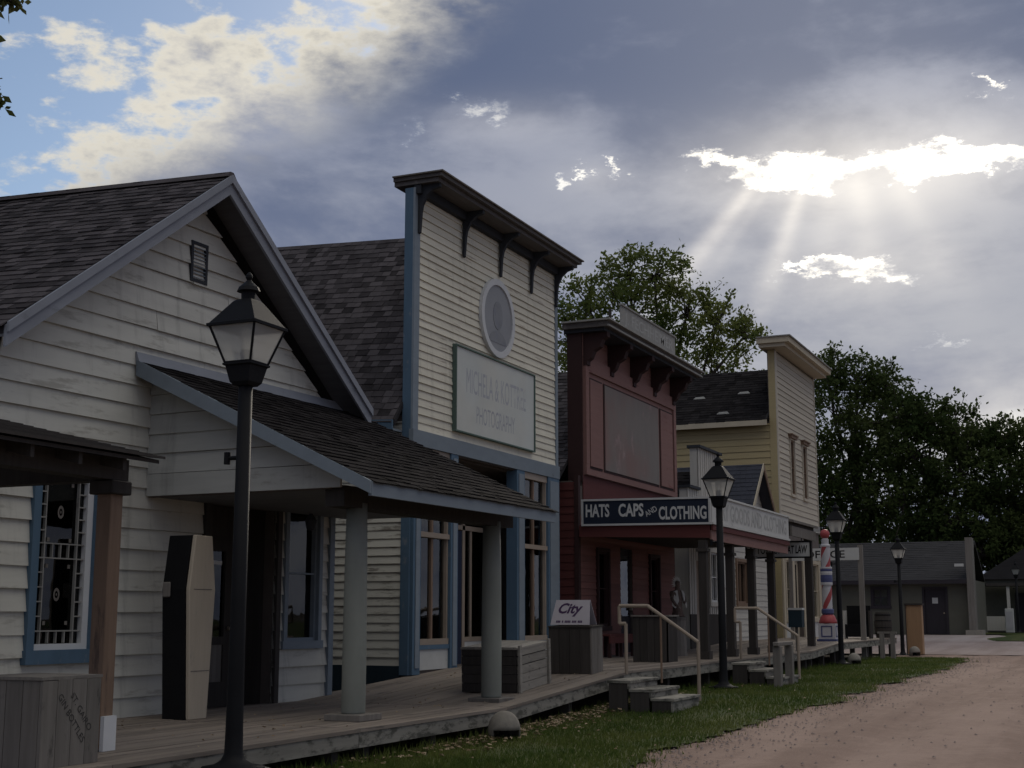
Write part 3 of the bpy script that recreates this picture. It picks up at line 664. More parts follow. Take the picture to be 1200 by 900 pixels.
MB().box(0.03, 2.355, PE+0.36, PT-0.05, PZ-0.03, PZ-0.005).build('porch_ceiling', 'soffit', proof)
EW = Frame((0, -1.62, 0), (1, 0, 0), (0, -1, 0))
ew = MB().prism([(0.03, -1.615, 2.62), (2.45, -1.615, 2.62), (2.45, -1.615, pz(2.45)-0.1), (0.03, -1.615, 4.02)], (0, 0.08, 0)).build('porch_end_wall', 'interior', h1)
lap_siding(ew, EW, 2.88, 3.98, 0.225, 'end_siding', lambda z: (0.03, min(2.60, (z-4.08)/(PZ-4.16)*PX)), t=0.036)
MB().fbox(EW, 0.03, 2.62, 0.0, 0.03, 2.63, 2.875).build('beam_board', 'end_siding', ew)
MB().box(2.36, 2.60, -1.54, 2.5, 2.44, 2.66).build('porch_beam', 'dark_wood', h1)
for yy in (-1.13, 2.08):
    cb = MB().lathe([(0.118, dz_(14)+0.065), (0.128, dz_(14)+0.09), (0.128, 0.9), (0.122, 1.8), (0.112, 2.50)], (2.5, yy), 28).build('column', 'column_paint', h1, smooth=False)
    cb.data.polygons.foreach_set('use_smooth', [len(p.vertices) == 4 for p in cb.data.polygons])
    MB().box(2.28, 2.72, yy-0.22, yy+0.22, 0.222, 0.29).build('plinth', 'weathered', cb, bevel=0.006)
MB().lathe([(0.02, 2.30), (0.05, 2.32), (0.07, 2.42), (0.02, 2.50)], (1.2, -0.1), 10).build('porch_lamp', 'bracket', h1)

# ------------------------------------------------------------------ neighbouring porch roof poking in from the left
aw = thing('lean_to_awning', 'dark weathered lean-to awning on a brown wooden post at the left edge', 'awning', (-7.4, 9.18, 0.0))
def az2(x): return 2.60 + (-x)*0.235
ar = MB(); e4 = [(0.05, -4.6), (0.05, 0.02), (-2.55, 0.02), (-2.55, -4.6)]
ar.hexa([(x, y, az2(x)-0.03) for x, y in e4] + [(x, y, az2(x)) for x, y in e4]); aroof = ar.build('roof', 'dark_wood', aw)
for i in range(18):
    x = 0.09 - i*0.145
    MB().hexa([(x-0.15, -4.62, az2(x-0.15)+0.006), (x, -4.62, az2(x)+0.02), (x, 0.05+random.uniform(-.02, .02), az2(x)+0.02), (x-0.15, 0.05, az2(x-0.15)+0.006),
               (x-0.15, -4.62, az2(x-0.15)+0.012), (x, -4.62, az2(x)+0.04), (x, 0.05+random.uniform(-.02, .02), az2(x)+0.04), (x-0.15, 0.05, az2(x-0.15)+0.012)]).build('roof_board', 'dark_wood', aroof)
for k in range(9):
    y = -0.35 - k*0.52
    MB().hexa([(0.0, y-0.02, az2(0)-0.13), (0.0, y+0.02, az2(0)-0.13), (-2.8, y+0.02, az2(-2.8)-0.13), (-2.8, y-0.02, az2(-2.8)-0.13),
               (0.0, y-0.02, az2(0)-0.032), (0.0, y+0.02, az2(0)-0.032), (-2.8, y+0.02, az2(-2.8)-0.032), (-2.8, y-0.02, az2(-2.8)-0.032)]).build('rafter', 'dark_wood', aw)
MB().box(-0.42, -0.24, -4.6, -0.01, 2.42, 2.60).build('front_beam', 'dark_wood', aw)
MB().box(-2.7, -0.43, -0.17, -0.02, 2.42, 2.60).build('end_beam', 'dark_wood', aw)
MB().box(-0.41, -0.26, -0.19, -0.04, 0.24, 2.418).build('post', 'brown_post', aw, bevel=0.006)
MB().box(-0.46, -0.21, -0.24, 0.01, 2.30, 2.415).build('post_cap', 'dark_wood', aw, bevel=0.01)
MB().box(-0.258, -0.22, -0.19, -0.04, 0.225, 0.50).build('base_board', 'white_paint', aw)

# ------------------------------------------------------------------ cream false-front store with blue trim
H2L = (-10.0, 18.55, 0.0); M2 = root_matrix(H2L, 0.0); W2 = 5.95
h2 = thing('false_front_store', 'cream clapboard false-front store with blue trim, round medallion and wide signboard', 'building', H2L)
bz = 0.42
wb = MB()
wb.box(-0.13, -0.004, 0.02, W2-0.02, 3.90, 8.08)                                        # upper false front
wb.box(-9.0, -0.15, 0.02, 0.14, bz, 4.4); wb.box(-9.0, -0.15, W2-0.14, W2-0.02, bz, 4.4); wb.box(-9.1, -9.0, 0.02, W2-0.02, bz, 4.4)
wb.box(-9.0, -0.15, 0.14, W2-0.14, 3.88, 3.98); wb.box(-9.0, -0.02, 0.14, W2-0.14, bz, bz+0.06); wb.box(-4.0, -3.9, 0.14, W2-0.14, bz+0.06, 3.88)
wall2 = wb.build('wall', 'interior', h2)
lap_siding(wall2, FRONT, 4.17, 8.04, 0.128, 'cream_siding', lambda z: (0.16, W2-0.10), t=0.026, joint=0.2)
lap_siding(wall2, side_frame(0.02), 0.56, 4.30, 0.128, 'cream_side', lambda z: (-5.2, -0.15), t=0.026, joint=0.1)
MB().box(-5.2, -0.15, -0.012, 0.015, bz-0.25, 0.555).build('skirt_board', 'teal', h2)
MB().box(-0.15, -0.002, -0.02, 0.018, bz, 8.06).build('corner_board', 'blue_trim', h2)
MB().box(-0.001, 0.035, -0.02, 0.158, 4.17, 8.06).build('corner_board', 'pale_blue', h2)
MB().box(-0.13, 0.035, W2-0.098, W2+0.02, 3.9, 8.06).build('corner_board', 'pale_blue', h2)
MB().box(-0.02, 0.06, -0.04, W2+0.03, 3.92, 4.165).build('belt_board', 'pale_blue', h2)
co = MB().box(-0.35, 0.44, -0.02, W2+0.08, 8.11, 8.18).build('cornice', 'cornice', h2)
MB().box(-0.35, 0.52, -0.06, W2+0.12, 8.182, 8.24).build('crown_moulding', 'cornice', co)
MB().box(-0.35, 0.56, -0.10, W2+0.16, 8.242, 8.265).build('cap_board', 'weathered', co)
MB().box(0.0, 0.12, 0.0, W2, 7.96, 8.108).build('frieze', 'bracket', co)
for yy in (0.10, 1.72, 3.22, 4.62, 5.86):
    pts = [(0.04, yy-0.035, 8.11), (0.42, yy-0.035, 8.11), (0.42, yy-0.035, 8.05)] + [(0.42-0.33*math.sin(t), yy-0.035, 8.05-0.42*(1-math.cos(t))) for t in (0.4, 0.8, 1.2, 1.5)] + [(0.07, yy-0.035, 7.34), (0.04, yy-0.035, 7.32)]
    MB().prism(pts, (0, 0.07, 0)).build('bracket', 'bracket', h2)
def disc(F, sc_, zc, r0, r1_, d0, d1, n=40):
    mb = MB()
    for k in range(n):
        for (r, d) in ((r0, d0), (r1_, d0), (r1_, d1), (r0, d1)):
            t = 2*math.pi*k/n; mb.v.append(tuple(F.pt(sc_+r*math.cos(t), d, zc+r*math.sin(t))))
    for k in range(n):
        a, b = 4*k, 4*((k+1) % n)
        mb.f += [(a+i, b+i, b+(i+1) % 4, a+(i+1) % 4) for i in range(4)]
    return mb
mo = disc(FRONT, 3.08, 6.53, 0.60, 0.71, 0.02, 0.085).build('medallion', 'white_paint', h2)
disc(FRONT, 3.08, 6.53, 0.001, 0.602, 0.02, 0.06).build('panel', 'medallion', mo)
bust = MB(); bust.prism([FRONT.pt(3.08+0.20*math.cos(t)*1.0, 0.062, 6.58+0.26*math.sin(t)) for t in [k*math.pi/8 for k in range(16)]], (0.004, 0, 0))
bust.prism([FRONT.pt(3.08+0.36*math.cos(t), 0.061, 6.08+0.22*math.sin(t)) for t in [k*math.pi/10 for k in range(11)]], (0.004, 0, 0)); bust.build('faded_picture', 'portrait', mo)
sg = MB().fbox(FRONT, 1.40, 4.68, 0.02, 0.07, 4.33, 5.74).build('signboard', 'sign_cream', h2)
for q in ((1.37, 4.705, 5.742, 5.765), (1.37, 4.705, 4.305, 4.328), (1.37, 4.0e-3+1.394, 4.33, 5.74), (4.682, 4.705, 4.33, 5.74)): MB().fbox(FRONT, q[0], q[1], 0.02, 0.095, q[2], q[3]).build('frame', 'dark_green', sg)
lettering(sg, 'MICHELA & KOTTREE', FRONT, 3.05, 5.22, 2.5, 0.42, 0.071, 'faded_letters', bold=0.0)
lettering(sg, 'PHOTOGRAPHY', FRONT, 3.0, 4.68, 1.6, 0.30, 0.071, 'faded_letters', bold=0.0)
# storefront
for (a, b) in ((0.022, 0.27), (1.30, 1.56), (3.95, 4.30), (5.42, W2+0.02)):
    MB().box(-0.16, 0.05, a, b, bz, 3.918).build('pilaster', 'blue_trim', h2)
    MB().box(0.051, 0.065, a+0.07, b-0.05, bz+0.1, 3.85).build('pilaster_panel', 'pale_blue', h2)
for (a, b) in ((0.27, 1.30), (4.30, 5.42)):
    fr = MB().box(-0.12, 0.02, a, b, 0.86, 0.95).box(-0.10, 0.03, a, b, 2.52, 2.60).box(-0.12, 0.02, a, b, 3.80, 3.915).box(-0.10, 0.0, a, a+0.05, 0.95, 3.8).box(-0.10, 0.0, b-0.05, b, 0.95, 3.8).build('shop_window', 'rail_paint', h2)
    MB().box(-0.08, -0.02, (a+b)/2-0.03, (a+b)/2+0.03, 0.95, 3.80).build('mullion', 'brown_post', fr)
    MB().box(-0.06, -0.054, a+0.05, b-0.05, 0.95, 3.80).build('pane', 'glass', fr)
    MB().box(-0.10, 0.01, a, b, bz+0.06, 0.79).build('stall_riser', 'sign_white', fr)
    MB().box(-0.11, 0.035, a, b, 0.792, 0.858).build('sill', 'blue_trim', fr)
    for (c0, c1) in ((a+0.08, a+0.42), (b-0.34, b-0.10)):
        cu = MB(); n = 22
        for k in range(n+1):
            t = k/n; y = c0+(c1-c0)*t; xx = -0.32+0.03*math.sin(t*31+c0*7)
            cu.v += [(xx, y, 1.0), (xx+0.02*math.sin(t*9), y, 2.9 if c0 < (a+b)/2 else 2.5)]
        cu.f = [(2*k, 2*k+2, 2*k+3, 2*k+1) for k in range(n)]; cu.build('curtain', 'curtain', fr, recalc=False)
# recessed entrance
rc = MB().box(-0.700, -0.16, 1.34, 1.42, bz+0.06, 0.86).box(-0.700, -0.16, 4.10, 4.18, bz+0.06, 0.86).box(-0.770, -0.700, 1.42, 2.10, bz+0.06, 0.86).box(-0.770, -0.700, 3.22, 4.10, bz+0.06, 0.86).build('entry_base', 'sign_white', h2)
rf = MB().box(-0.750, -0.670, 2.02, 2.12, bz+0.06, 3.8).box(-0.750, -0.670, 3.20, 3.30, bz+0.06, 3.8).box(-0.730, -0.670, 1.42, 4.10, 2.80, 2.88).box(-0.730, -0.690, 1.42, 2.02, 0.86, 0.94).box(-0.730, -0.690, 3.30, 4.10, 0.86, 0.94).box(-0.730, -0.690, 3.55, 3.62, 0.94, 2.80).build('entry_frame', 'rail_paint', h2)
MB().box(-0.720, -0.712, 1.42, 2.02, 0.94, 3.8).box(-0.720, -0.712, 3.30, 4.10, 0.94, 3.8).box(-0.720, -0.712, 2.12, 3.20, 2.88, 3.8).build('pane', 'glass_dark', rf)
d2 = MB().box(-0.730, -0.680, 2.13, 3.19, bz+0.06, 2.78).build('door', 'blue_door', h2)
MB().box(-0.679, -0.672, 2.33, 2.99, 1.35, 2.55).build('pane', 'glass_dark', d2); MB().tube((-0.670, 2.22, 1.4), (-0.620, 2.22, 1.4), 0.03).build('handle', 'rail_paint', d2)
# main roof behind the false front
RY, RZ, E2 = 2.97, 8.12, 4.30; tl2 = 0.05
def rz2(x, y): return RZ - abs(y-RY)/(RY+0.28)*(RZ-E2) + (-0.3-x)*tl2
mb = MB()
for ye in (-0.28, W2+0.28):
    e4 = [(-0.14, ye), (-9.3, ye), (-9.3, RY), (-0.14, RY)]; mb.hexa([(x, y, rz2(x, y)-0.1) for x, y in e4] + [(x, y, rz2(x, y)) for x, y in e4])
roof2 = mb.build('roof', 'roof_base', h2); p2 = (RZ-E2)/(RY+0.28); L2 = math.hypot(RY+0.28, RZ-E2)
shingles(roof2, M2, (-9.3, -0.31, rz2(-9.3, -0.31)), (9.0, 0, rz2(-0.3, -0.3)-rz2(-9.3, -0.3)), (0, 1, p2), 9.15, L2+0.03, 0.15, 'shingle', 'shingle_stuff')
shingles(roof2, M2, (-9.3, W2+0.31, rz2(-9.3, W2+0.31)), (9.0, 0, rz2(-0.3, -0.3)-rz2(-9.3, -0.3)), (0, -1, p2), 9.15, L2+0.03, 0.15, 'shingle', 'shingle_stuff', limit=0)
MB().hexa([(-0.16, -0.335, rz2(-0.3, -0.28)-0.17), (-0.16, -0.29, rz2(-0.3, -0.28)-0.17), (-9.3, -0.29, rz2(-9.3, -0.28)-0.17), (-9.3, -0.335, rz2(-9.3, -0.28)-0.17),
           (-0.16, -0.335, rz2(-0.3, -0.28)-0.02), (-0.16, -0.29, rz2(-0.3, -0.28)-0.02), (-9.3, -0.29, rz2(-9.3, -0.28)-0.02), (-9.3, -0.335, rz2(-9.3, -0.28)-0.02)]).build('eave_fascia', 'blue_trim', roof2)
MB().hexa([(-0.16, -0.29, rz2(-0.3, -0.28)-0.18), (-0.16, 0.02, rz2(-0.3, -0.28)-0.18), (-9.3, 0.02, rz2(-9.3, -0.28)-0.18), (-9.3, -0.29, rz2(-9.3, -0.28)-0.18),
           (-0.16, -0.29, rz2(-0.3, -0.28)-0.15), (-0.16, 0.02, rz2(-0.3, -0.28)-0.15), (-9.3, 0.02, rz2(-9.3, -0.28)-0.15), (-9.3, -0.29, rz2(-9.3, -0.28)-0.15)]).build('soffit', 'pale_blue', roof2)

# ------------------------------------------------------------------ red clothing store with porch
H3L = (-10.0, 25.6, 0.0); M3 = root_matrix(H3L, 0.0); W3 = 6.5
h3 = thing('red_store', 'red wooden store with pink false front, black cornice brackets and signed porch', 'building', H3L)
wo3 = [(1.0, 1.75, 1.05, 2.70), (2.5, 3.3, 0.52, 2.75), (4.42, 5.17, 1.05, 2.70)]
wb = MB(); slab_holes(wb, FRONT, 0.02, W3-0.02, 0.42, 3.9, wo3, -0.15, -0.004)
wb.box(-0.30, -0.004, 0.30, W3, 3.9, 7.08); wb.box(-9, -0.15, 0.02, 0.14, 0.42, 4.0); wb.box(-9, -0.15, W3-0.14, W3-0.02, 0.42, 4.0); wb.box(-9.1, -9, 0.02, W3-0.02, 0.42, 4.0); wb.box(-9, -0.15, 0.14, W3-0.14, 0.42, 0.5); wb.box(-9, -0.3, 0.14, W3-0.14, 3.85, 3.95); wb.box(-2.5, -2.4, 0.14, W3-0.14, 0.5, 3.85)
wall3 = wb.build('wall', 'interior', h3)
lap_siding(wall3, FRONT, 0.50, 3.30, 0.135, 'red_siding', lambda z: (0.10, W3-0.10), wo3, t=0.018)
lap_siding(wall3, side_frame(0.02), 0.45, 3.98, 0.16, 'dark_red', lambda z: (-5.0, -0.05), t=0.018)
MB().box(-0.06, 0.03, -0.02, 0.10, 0.45, 4.1).build('corner_board', 'maroon_line', h3)
MB().box(-0.30, 0.02, 0.26, 0.298, 4.0, 7.08).build('false_front_side', 'maroon_line', h3)
MB().box(0.0, 0.02, 0.30, W3, 3.3, 4.14).build('upper_board', 'dark_red', h3)
# pink panelled front
pf = MB().fbox(FRONT, 0.34, W3, 0.0, 0.04, 4.14, 6.62).build('pink_front', 'pink', h3)
for (a, b, z0_, z1_) in ((0.34, W3+0.02, 4.15, 4.27), (0.34, W3+0.02, 6.30, 6.60), (0.34, 0.52, 4.27, 6.3), (W3-0.16, W3+0.02, 4.27, 6.3)): MB().fbox(FRONT, a, b, 0.04, 0.085, z0_, z1_).build('frame_board', 'pink', pf)
for (a, b, mm_) in ((0.62, 1.32, 'pink'), (1.50, 5.16, 'pink_panel'), (5.34, 6.26, 'pink')): 
    MB().fbox(FRONT, a-0.045, b+0.045, 0.04, 0.052, 4.30, 6.20).build('panel_separator', 'maroon_line', pf)  # dark maroon separator strip bordering each panel
    MB().fbox(FRONT, a, b, 0.052, 0.07, 4.345, 6.16).build('panel', mm_, pf)
for (z0_, z1_) in ((6.60, 6.76), (6.762, 6.92), (6.922, 7.08)): MB().fbox(FRONT, 0.32, W3, 0.0, 0.03, z0_, z1_).build('frieze_board', 'pink', pf)
co = MB().box(-0.35, 0.55, 0.20, W3+0.30, 7.08, 7.15).build('cornice', 'bracket', h3)
MB().box(-0.35, 0.64, 0.12, W3+0.38, 7.152, 7.27).build('crown_moulding', 'cornice', co)
MB().box(0.642, 0.68, 0.12, W3+0.40, 7.152, 7.19).build('edge_strip', 'grey_board', co)
MB().box(-0.35, 0.72, 0.06, W3+0.46, 7.272, 7.305).build('cap_board', 'grey_board', co)
for yy in (0.42, 1.88, 3.36, 4.84, 6.32):
    pts = [(0.03, yy-0.09, 7.08), (0.56, yy-0.09, 7.08), (0.56, yy-0.09, 6.98), (0.46, yy-0.09, 6.93), (0.40, yy-0.09, 6.78), (0.26, yy-0.09, 6.70), (0.20, yy-0.09, 6.56), (0.12, yy-0.09, 6.50), (0.12, yy-0.09, 6.42), (0.03, yy-0.09, 6.40)]
    MB().prism(pts, (0, 0.18, 0)).build('bracket', 'maroon_line', h3)
ts = MB().fbox(FRONT, 1.92, 5.80, 0.28, 0.32, 7.46, 7.98).build('roof_sign', 'grey_board', h3)
for q in ((1.88, 5.84, 7.982, 8.02), (1.88, 5.84, 7.42, 7.458)): MB().fbox(FRONT, q[0], q[1], 0.27, 0.35, q[2], q[3]).build('frame', 'grey_board', ts)
lettering(ts, 'J. FECHHEIMER', FRONT, 3.86, 7.71, 3.5, 0.34, 0.323, 'faded_grey')
for yy in (2.0, 5.7): MB().fbox(FRONT, yy-0.03, yy+0.03, 0.0, 0.27, 7.36, 7.42).fbox(FRONT, yy-0.03, yy+0.03, 0.0, 0.05, 7.42, 7.95).build('brace', 'dark_wood', ts)
for (a, b, z0_, z1_) in (wo3[0], wo3[2]): window(h3, FRONT, a, b, z0_, z1_, casing='maroon_line', sash='maroon_line', cols=1, rows=2, cw=0.07, glass='glass_dark')
d3 = MB().fbox(FRONT, 2.5, 3.3, -0.12, -0.06, 0.5, 2.75).build('door', 'dark_door', h3)
MB().fbox(FRONT, 2.62, 3.18, -0.058, -0.05, 1.3, 2.6).build('pane', 'glass_dark', d3); MB().tube((-0.04, 3.22, 1.45), (0.02, 3.22, 1.45), 0.03).build('handle', 'rail_paint', d3)
RY3, RZ3, E3 = 3.25, 6.85, 4.05
def rz3(x, y): return RZ3 - abs(y-RY3)/(RY3+0.25)*(RZ3-E3)
mb = MB()
for ye in (-0.25, W3+0.25):
    e4 = [(-0.31, ye), (-9.3, ye), (-9.3, RY3), (-0.31, RY3)]; mb.hexa([(x, y, rz3(x, y)-0.1) for x, y in e4] + [(x, y, rz3(x, y)) for x, y in e4])
roof3 = mb.build('roof', 'roof_base', h3)
shingles(roof3, M3, (-9.3, -0.28, rz3(0, -0.28)), (1, 0, 0), (0, 1, (RZ3-E3)/(RY3+0.25)), 9.0, math.hypot(RY3+0.25, RZ3-E3)+0.03, 0.15, 'shingle', 'shingle_stuff', limit=160)
MB().tube((-9.0, -0.33, 4.00), (-0.32, -0.33, 3.97), 0.06, n=10).build('gutter', 'white_paint', roof3)
# porch
pr = MB().box(0.06, 2.70, 0.0, W3, 2.92, 3.02).build('porch_roof', 'dark_wood', h3)
MB().box(0.06, 2.72, -0.02, W3+0.02, 3.022, 3.06).build('porch_top', 'grey_roof', pr)
MB().hexa([(0.06, -0.055, 2.86), (2.74, -0.055, 2.78), (2.74, -0.02, 2.78), (0.06, -0.02, 2.86), (0.06, -0.055, 3.10), (2.74, -0.055, 3.02), (2.74, -0.02, 3.02), (0.06, -0.02, 3.10)]).build('end_fascia', 'dark_red', pr)
MB().box(2.722, 2.76, 0.0, W3, 2.74, 2.93).build('front_fascia', 'pink', pr); MB().box(2.76, 2.80, -0.02, W3+0.02, 2.932, 3.03).build('front_moulding', 'dark_red', pr)
SF = Frame((0, -0.06, 0), (1, 0, -0.012), (0, -1, 0))
hs = MB().fbox(SF, 0.17, 2.74, 0.0, 0.04, 3.11, 3.56).build('porch_sign', 'navy', h3); hs['label'] = 'dark blue sign reading hats caps and clothing'
for q in ((0.13, 2.78, 3.562, 3.60), (0.13, 2.78, 3.07, 3.108), (0.13, 0.168, 3.108, 3.562), (2.742, 2.78, 3.108, 3.562)): MB().fbox(SF, q[0], q[1], 0.0, 0.06, q[2], q[3]).build('frame', 'letter_white', hs)
lettering(hs, 'HATS', SF, 0.47, 3.37, 0.50, 0.26, 0.042, 'letter_white', bold=0.03); lettering(hs, 'CAPS', SF, 1.17, 3.37, 0.52, 0.26, 0.042, 'letter_white', bold=0.03)
lettering(hs, 'AND', SF, 1.58, 3.34, 0.26, 0.11, 0.042, 'letter_white', tilt=0.5); lettering(hs, 'CLOTHING', SF, 2.22, 3.30, 0.96, 0.26, 0.042, 'letter_white', bold=0.03)
fs = MB().fbox(FRONT, -0.04, W3, 2.75, 2.79, 3.09, 3.58).build('porch_sign', 'sign_white', h3); fs['label'] = 'long white sign with faded lettering along the porch front'
for q in ((-0.06, W3+0.02, 3.582, 3.62), (-0.06, W3+0.02, 3.04, 3.088)): MB().fbox(FRONT, q[0], q[1], 2.74, 2.82, q[2], q[3]).build('frame', 'sign_white', fs)
lettering(fs, 'DRY GOODS AND CLOTHING', FRONT, 3.3, 3.33, 5.9, 0.34, 2.793, 'faded_grey')
for yy in (0.02, 1.95, 3.70, 5.50):
    p = MB().box(2.50, 2.66, yy-0.08, yy+0.08, dz_(26+yy)+0.002, 2.738).build('porch_post', 'dark_wood', h3, bevel=0.008)
    MB().box(2.47, 2.69, yy-0.11, yy+0.11, 2.52, 2.58).box(2.47, 2.69, yy-0.11, yy+0.11, dz_(26)+0.003, dz_(26)+0.15).build('post_trim', 'dark_wood', p)

# ------------------------------------------------------------------ white stepped false front
H4L = (-10.0, 33.2, 0.0)
h4 = thing('white_shop', 'small white board-and-batten shop with stepped false front beyond the red store', 'building', H4L)
wo4 = [(1.75, 2.65, 1.6, 3.05), (0.55, 1.3, 0.56, 2.7)]
wb = MB(); slab_holes(wb, FRONT, 0.0, 4.0, 0.45, 4.5, wo4, -0.2, -0.004); wb.box(-0.2, -0.004, 0.98, 3.0, 4.5, 5.62)
wb.box(-8, -0.2, 0, 0.12, 0.45, 4.0).box(-8, -0.2, 3.88, 4.0, 0.45, 4.0).box(-8.1, -8, 0, 4, 0.45, 4.0).box(-8, -0.2, 0.12, 3.88, 3.9, 4.0).box(-2, -1.9, 0.12, 3.88, 0.5, 3.9).box(-8, -0.2, 0.12, 3.88, 0.4, 0.5); wall4 = wb.build('wall', 'white_board', h4)
y = 0.0
while y < 3.95:
    top = 5.62 if 0.95 < y+0.1 < 3.0 else 4.5
    for (za, zb) in ((1.35, 1.6), (3.05, top)) if 1.7 < y+0.1 < 2.65 else (((2.7, top),) if 0.5 < y+0.1 < 1.3 else ((1.35, top),)):
        MB().box(0.0, 0.016, y+0.004, y+0.196, za, zb).build('board', 'white_board', wall4)
        MB().box(0.016, 0.034, y-0.022, y+0.022, za, zb).build('batten', 'white_board', wall4)
    y += 0.2
for (a, b) in ((0, 0.55), (1.3, 4.0)): MB().box(0.0, 0.03, a, b, 0.5, 1.345).build('wainscot', 'dark_wood', wall4)
for (a, b, z_) in ((0.92, 3.06, 5.62), (-0.06, 0.918, 4.5), (3.062, 4.06, 4.5)): MB().box(-0.26, 0.10, a, b, z_, z_+0.07).build('coping', 'bracket', h4)
window(h4, FRONT, 1.75, 2.65, 1.6, 3.05, casing='white_board', sash='white_paint', cols=2, rows=2, glass='glass_dark')
MB().box(-0.15, -0.08, 0.55, 1.3, 0.5, 2.7).build('door', 'rail_paint', h4)
MB().box(0.035, 0.045, 2.85, 3.45, 2.05, 2.85).build('poster', 'sign_white', h4); MB().box(0.036, 0.05, 2.9, 3.2, 3.2, 3.35).build('wall_plaque', 'brown_post', h4)
mb = MB()
for ye in (-0.15, 4.15):
    e4 = [(-0.21, ye), (-8.2, ye), (-8.2, 2.0), (-0.21, 2.0)]; f_ = lambda y_: 5.1-abs(y_-2.0)*0.65; mb.hexa([(x, yy, f_(yy)-0.08) for x, yy in e4] + [(x, yy, f_(yy)) for x, yy in e4])
r4 = mb.build('roof', 'grey_roof', h4)
shingles(r4, root_matrix(H4L, 0), (-8.2, -0.17, 3.70), (1, 0, 0), (0, 1, 0.65), 8.0, 2.58, 0.17, 'shingle_dark', 'shingle_dark_stuff', limit=60)

# ------------------------------------------------------------------ little gabled shop and its porch
H5L = (-10.0, 37.4, 0.0)
h5 = thing('gabled_shop', 'little white steep-gabled shop with slate roof between white shop and yellow building', 'building', H5L)
GC, GW, GA, GE = 2.45, 1.75, 5.75, 4.0
wo5 = [(0.25, 1.45, 1.6, 2.9)]
wb = MB(); slab_holes(wb, FRONT, GC-GW+0.1-0.7, GC+GW+0.6, 0.5, GE, wo5, -0.15, -0.004); wb.prism([(-0.15, GC-GW+0.05, GE), (-0.15, GC+GW-0.05, GE), (-0.15, GC, GA-0.12)], (0.146, 0, 0)); wb.box(-6, -0.15, 0, 0.1, 0.5, GE).box(-6, -0.15, 4.7, 4.8, 0.5, GE).box(-6.1, -6, 0, 4.8, 0.5, GE).box(-6, -0.15, 0.1, 4.7, 0.4, 0.52).box(-1.6, -1.5, 0.1, 4.7, 0.5, GE)
wall5 = wb.build('wall', 'interior', h5)
def sp5(z):
    if z <= GE: return (0.05, 4.75)
    k = (z-GE)/(GA-GE)*GW; return (GC-GW+k, GC+GW-k)
lap_siding(wall5, FRONT, 0.55, GA-0.16, 0.17, 'white_board', sp5, wo5, t=0.018)
window(h5, FRONT, 0.25, 1.45, 1.6, 2.9, casing='brown_post', sash='brown_post', cols=2, rows=1, glass='glass_dark')
mb = MB()
for ye in (GC-GW-0.15, GC+GW+0.15):
    f_ = lambda y_: GA-abs(y_-GC)*(GA-GE)/GW; e4 = [(0.35, ye), (-6, ye), (-6, GC), (0.35, GC)]; mb.hexa([(x, yy, f_(yy)-0.08) for x, yy in e4] + [(x, yy, f_(yy)) for x, yy in e4])
r5 = mb.build('roof', 'slate', h5)
for ye in (GC-GW-0.15, GC+GW+0.15):
    f_ = lambda y_: GA-abs(y_-GC)*(GA-GE)/GW
    MB().prism([(0.35, ye, f_(ye)+0.02), (0.35, GC, GA+0.02), (0.35, GC, GA-0.16), (0.35, ye, f_(ye)-0.16)], (0.03, 0, 0)).build('rake_board', 'cream_trim' if ye < GC else 'brown_post', r5)
shingles(r5, root_matrix(H5L, 0), (-6.0, GC-GW-0.17, GE-0.17), (1, 0, 0), (0, 1, (GA-GE)/GW), 6.35, 2.68, 0.19, 'slate', 'slate', limit=60)
# porch of the white shop
pr = MB().box(0.05, 2.75, -0.75, 1.92, 3.42, 3.52).build('porch_roof', 'dark_wood', h4)
for k in range(3): y0_ = -0.80+k*0.93; MB().hexa([(2.85, y0_, 3.50), (2.85, y0_+0.92, 3.50), (0.05, y0_+0.92, 3.98), (0.05, y0_, 3.98), (2.85, y0_, 3.56), (2.85, y0_+0.92, 3.56), (0.05, y0_+0.92, 4.04), (0.05, y0_, 4.04)]).build('roof_board', 'weathered', pr)
MB().box(2.752, 2.80, -0.77, 1.94, 3.18, 3.42).build('fascia', 'weathered', pr); MB().box(0.05, 2.75, -0.79, -0.752, 3.18, 3.42).build('fascia', 'dark_wood', pr)
for yy in (1.72,): MB().box(2.55, 2.73, yy-0.09, yy+0.09, dz_(34)+0.003, 3.418).build('porch_post', 'dark_wood', h4, bevel=0.008)
ls = thing('attorney_sign', 'white hanging attorney at law sign with black frame under the far porch', 'sign', (-8.60, 33.6, 2.74))
LF = side_frame(0.0)
MB().fbox(LF, 0.0, 1.56, 0.0, 0.03, 0.0, 0.34).build('board', 'sign_white', ls)
for q in ((-0.04, 1.60, 0.342, 0.38), (-0.04, 1.60, -0.04, -0.002), (-0.04, -0.002, -0.002, 0.342), (1.562, 1.60, -0.002, 0.342)): MB().fbox(LF, q[0], q[1], -0.005, 0.045, q[2], q[3]).build('frame', 'black', ls)
lettering(ls, 'ATTORNEY', LF, 0.45, 0.17, 0.80, 0.20, 0.033, 'ink_black'); lettering(ls, 'AT LAW', LF, 1.25, 0.17, 0.50, 0.20, 0.033, 'ink_black', shear=0.15, bold=0.03)
for s in (0.2, 1.36): MB().tube((s, -0.015, 0.38), (s, -0.015, 0.46), 0.012).build('hook', 'black', ls)

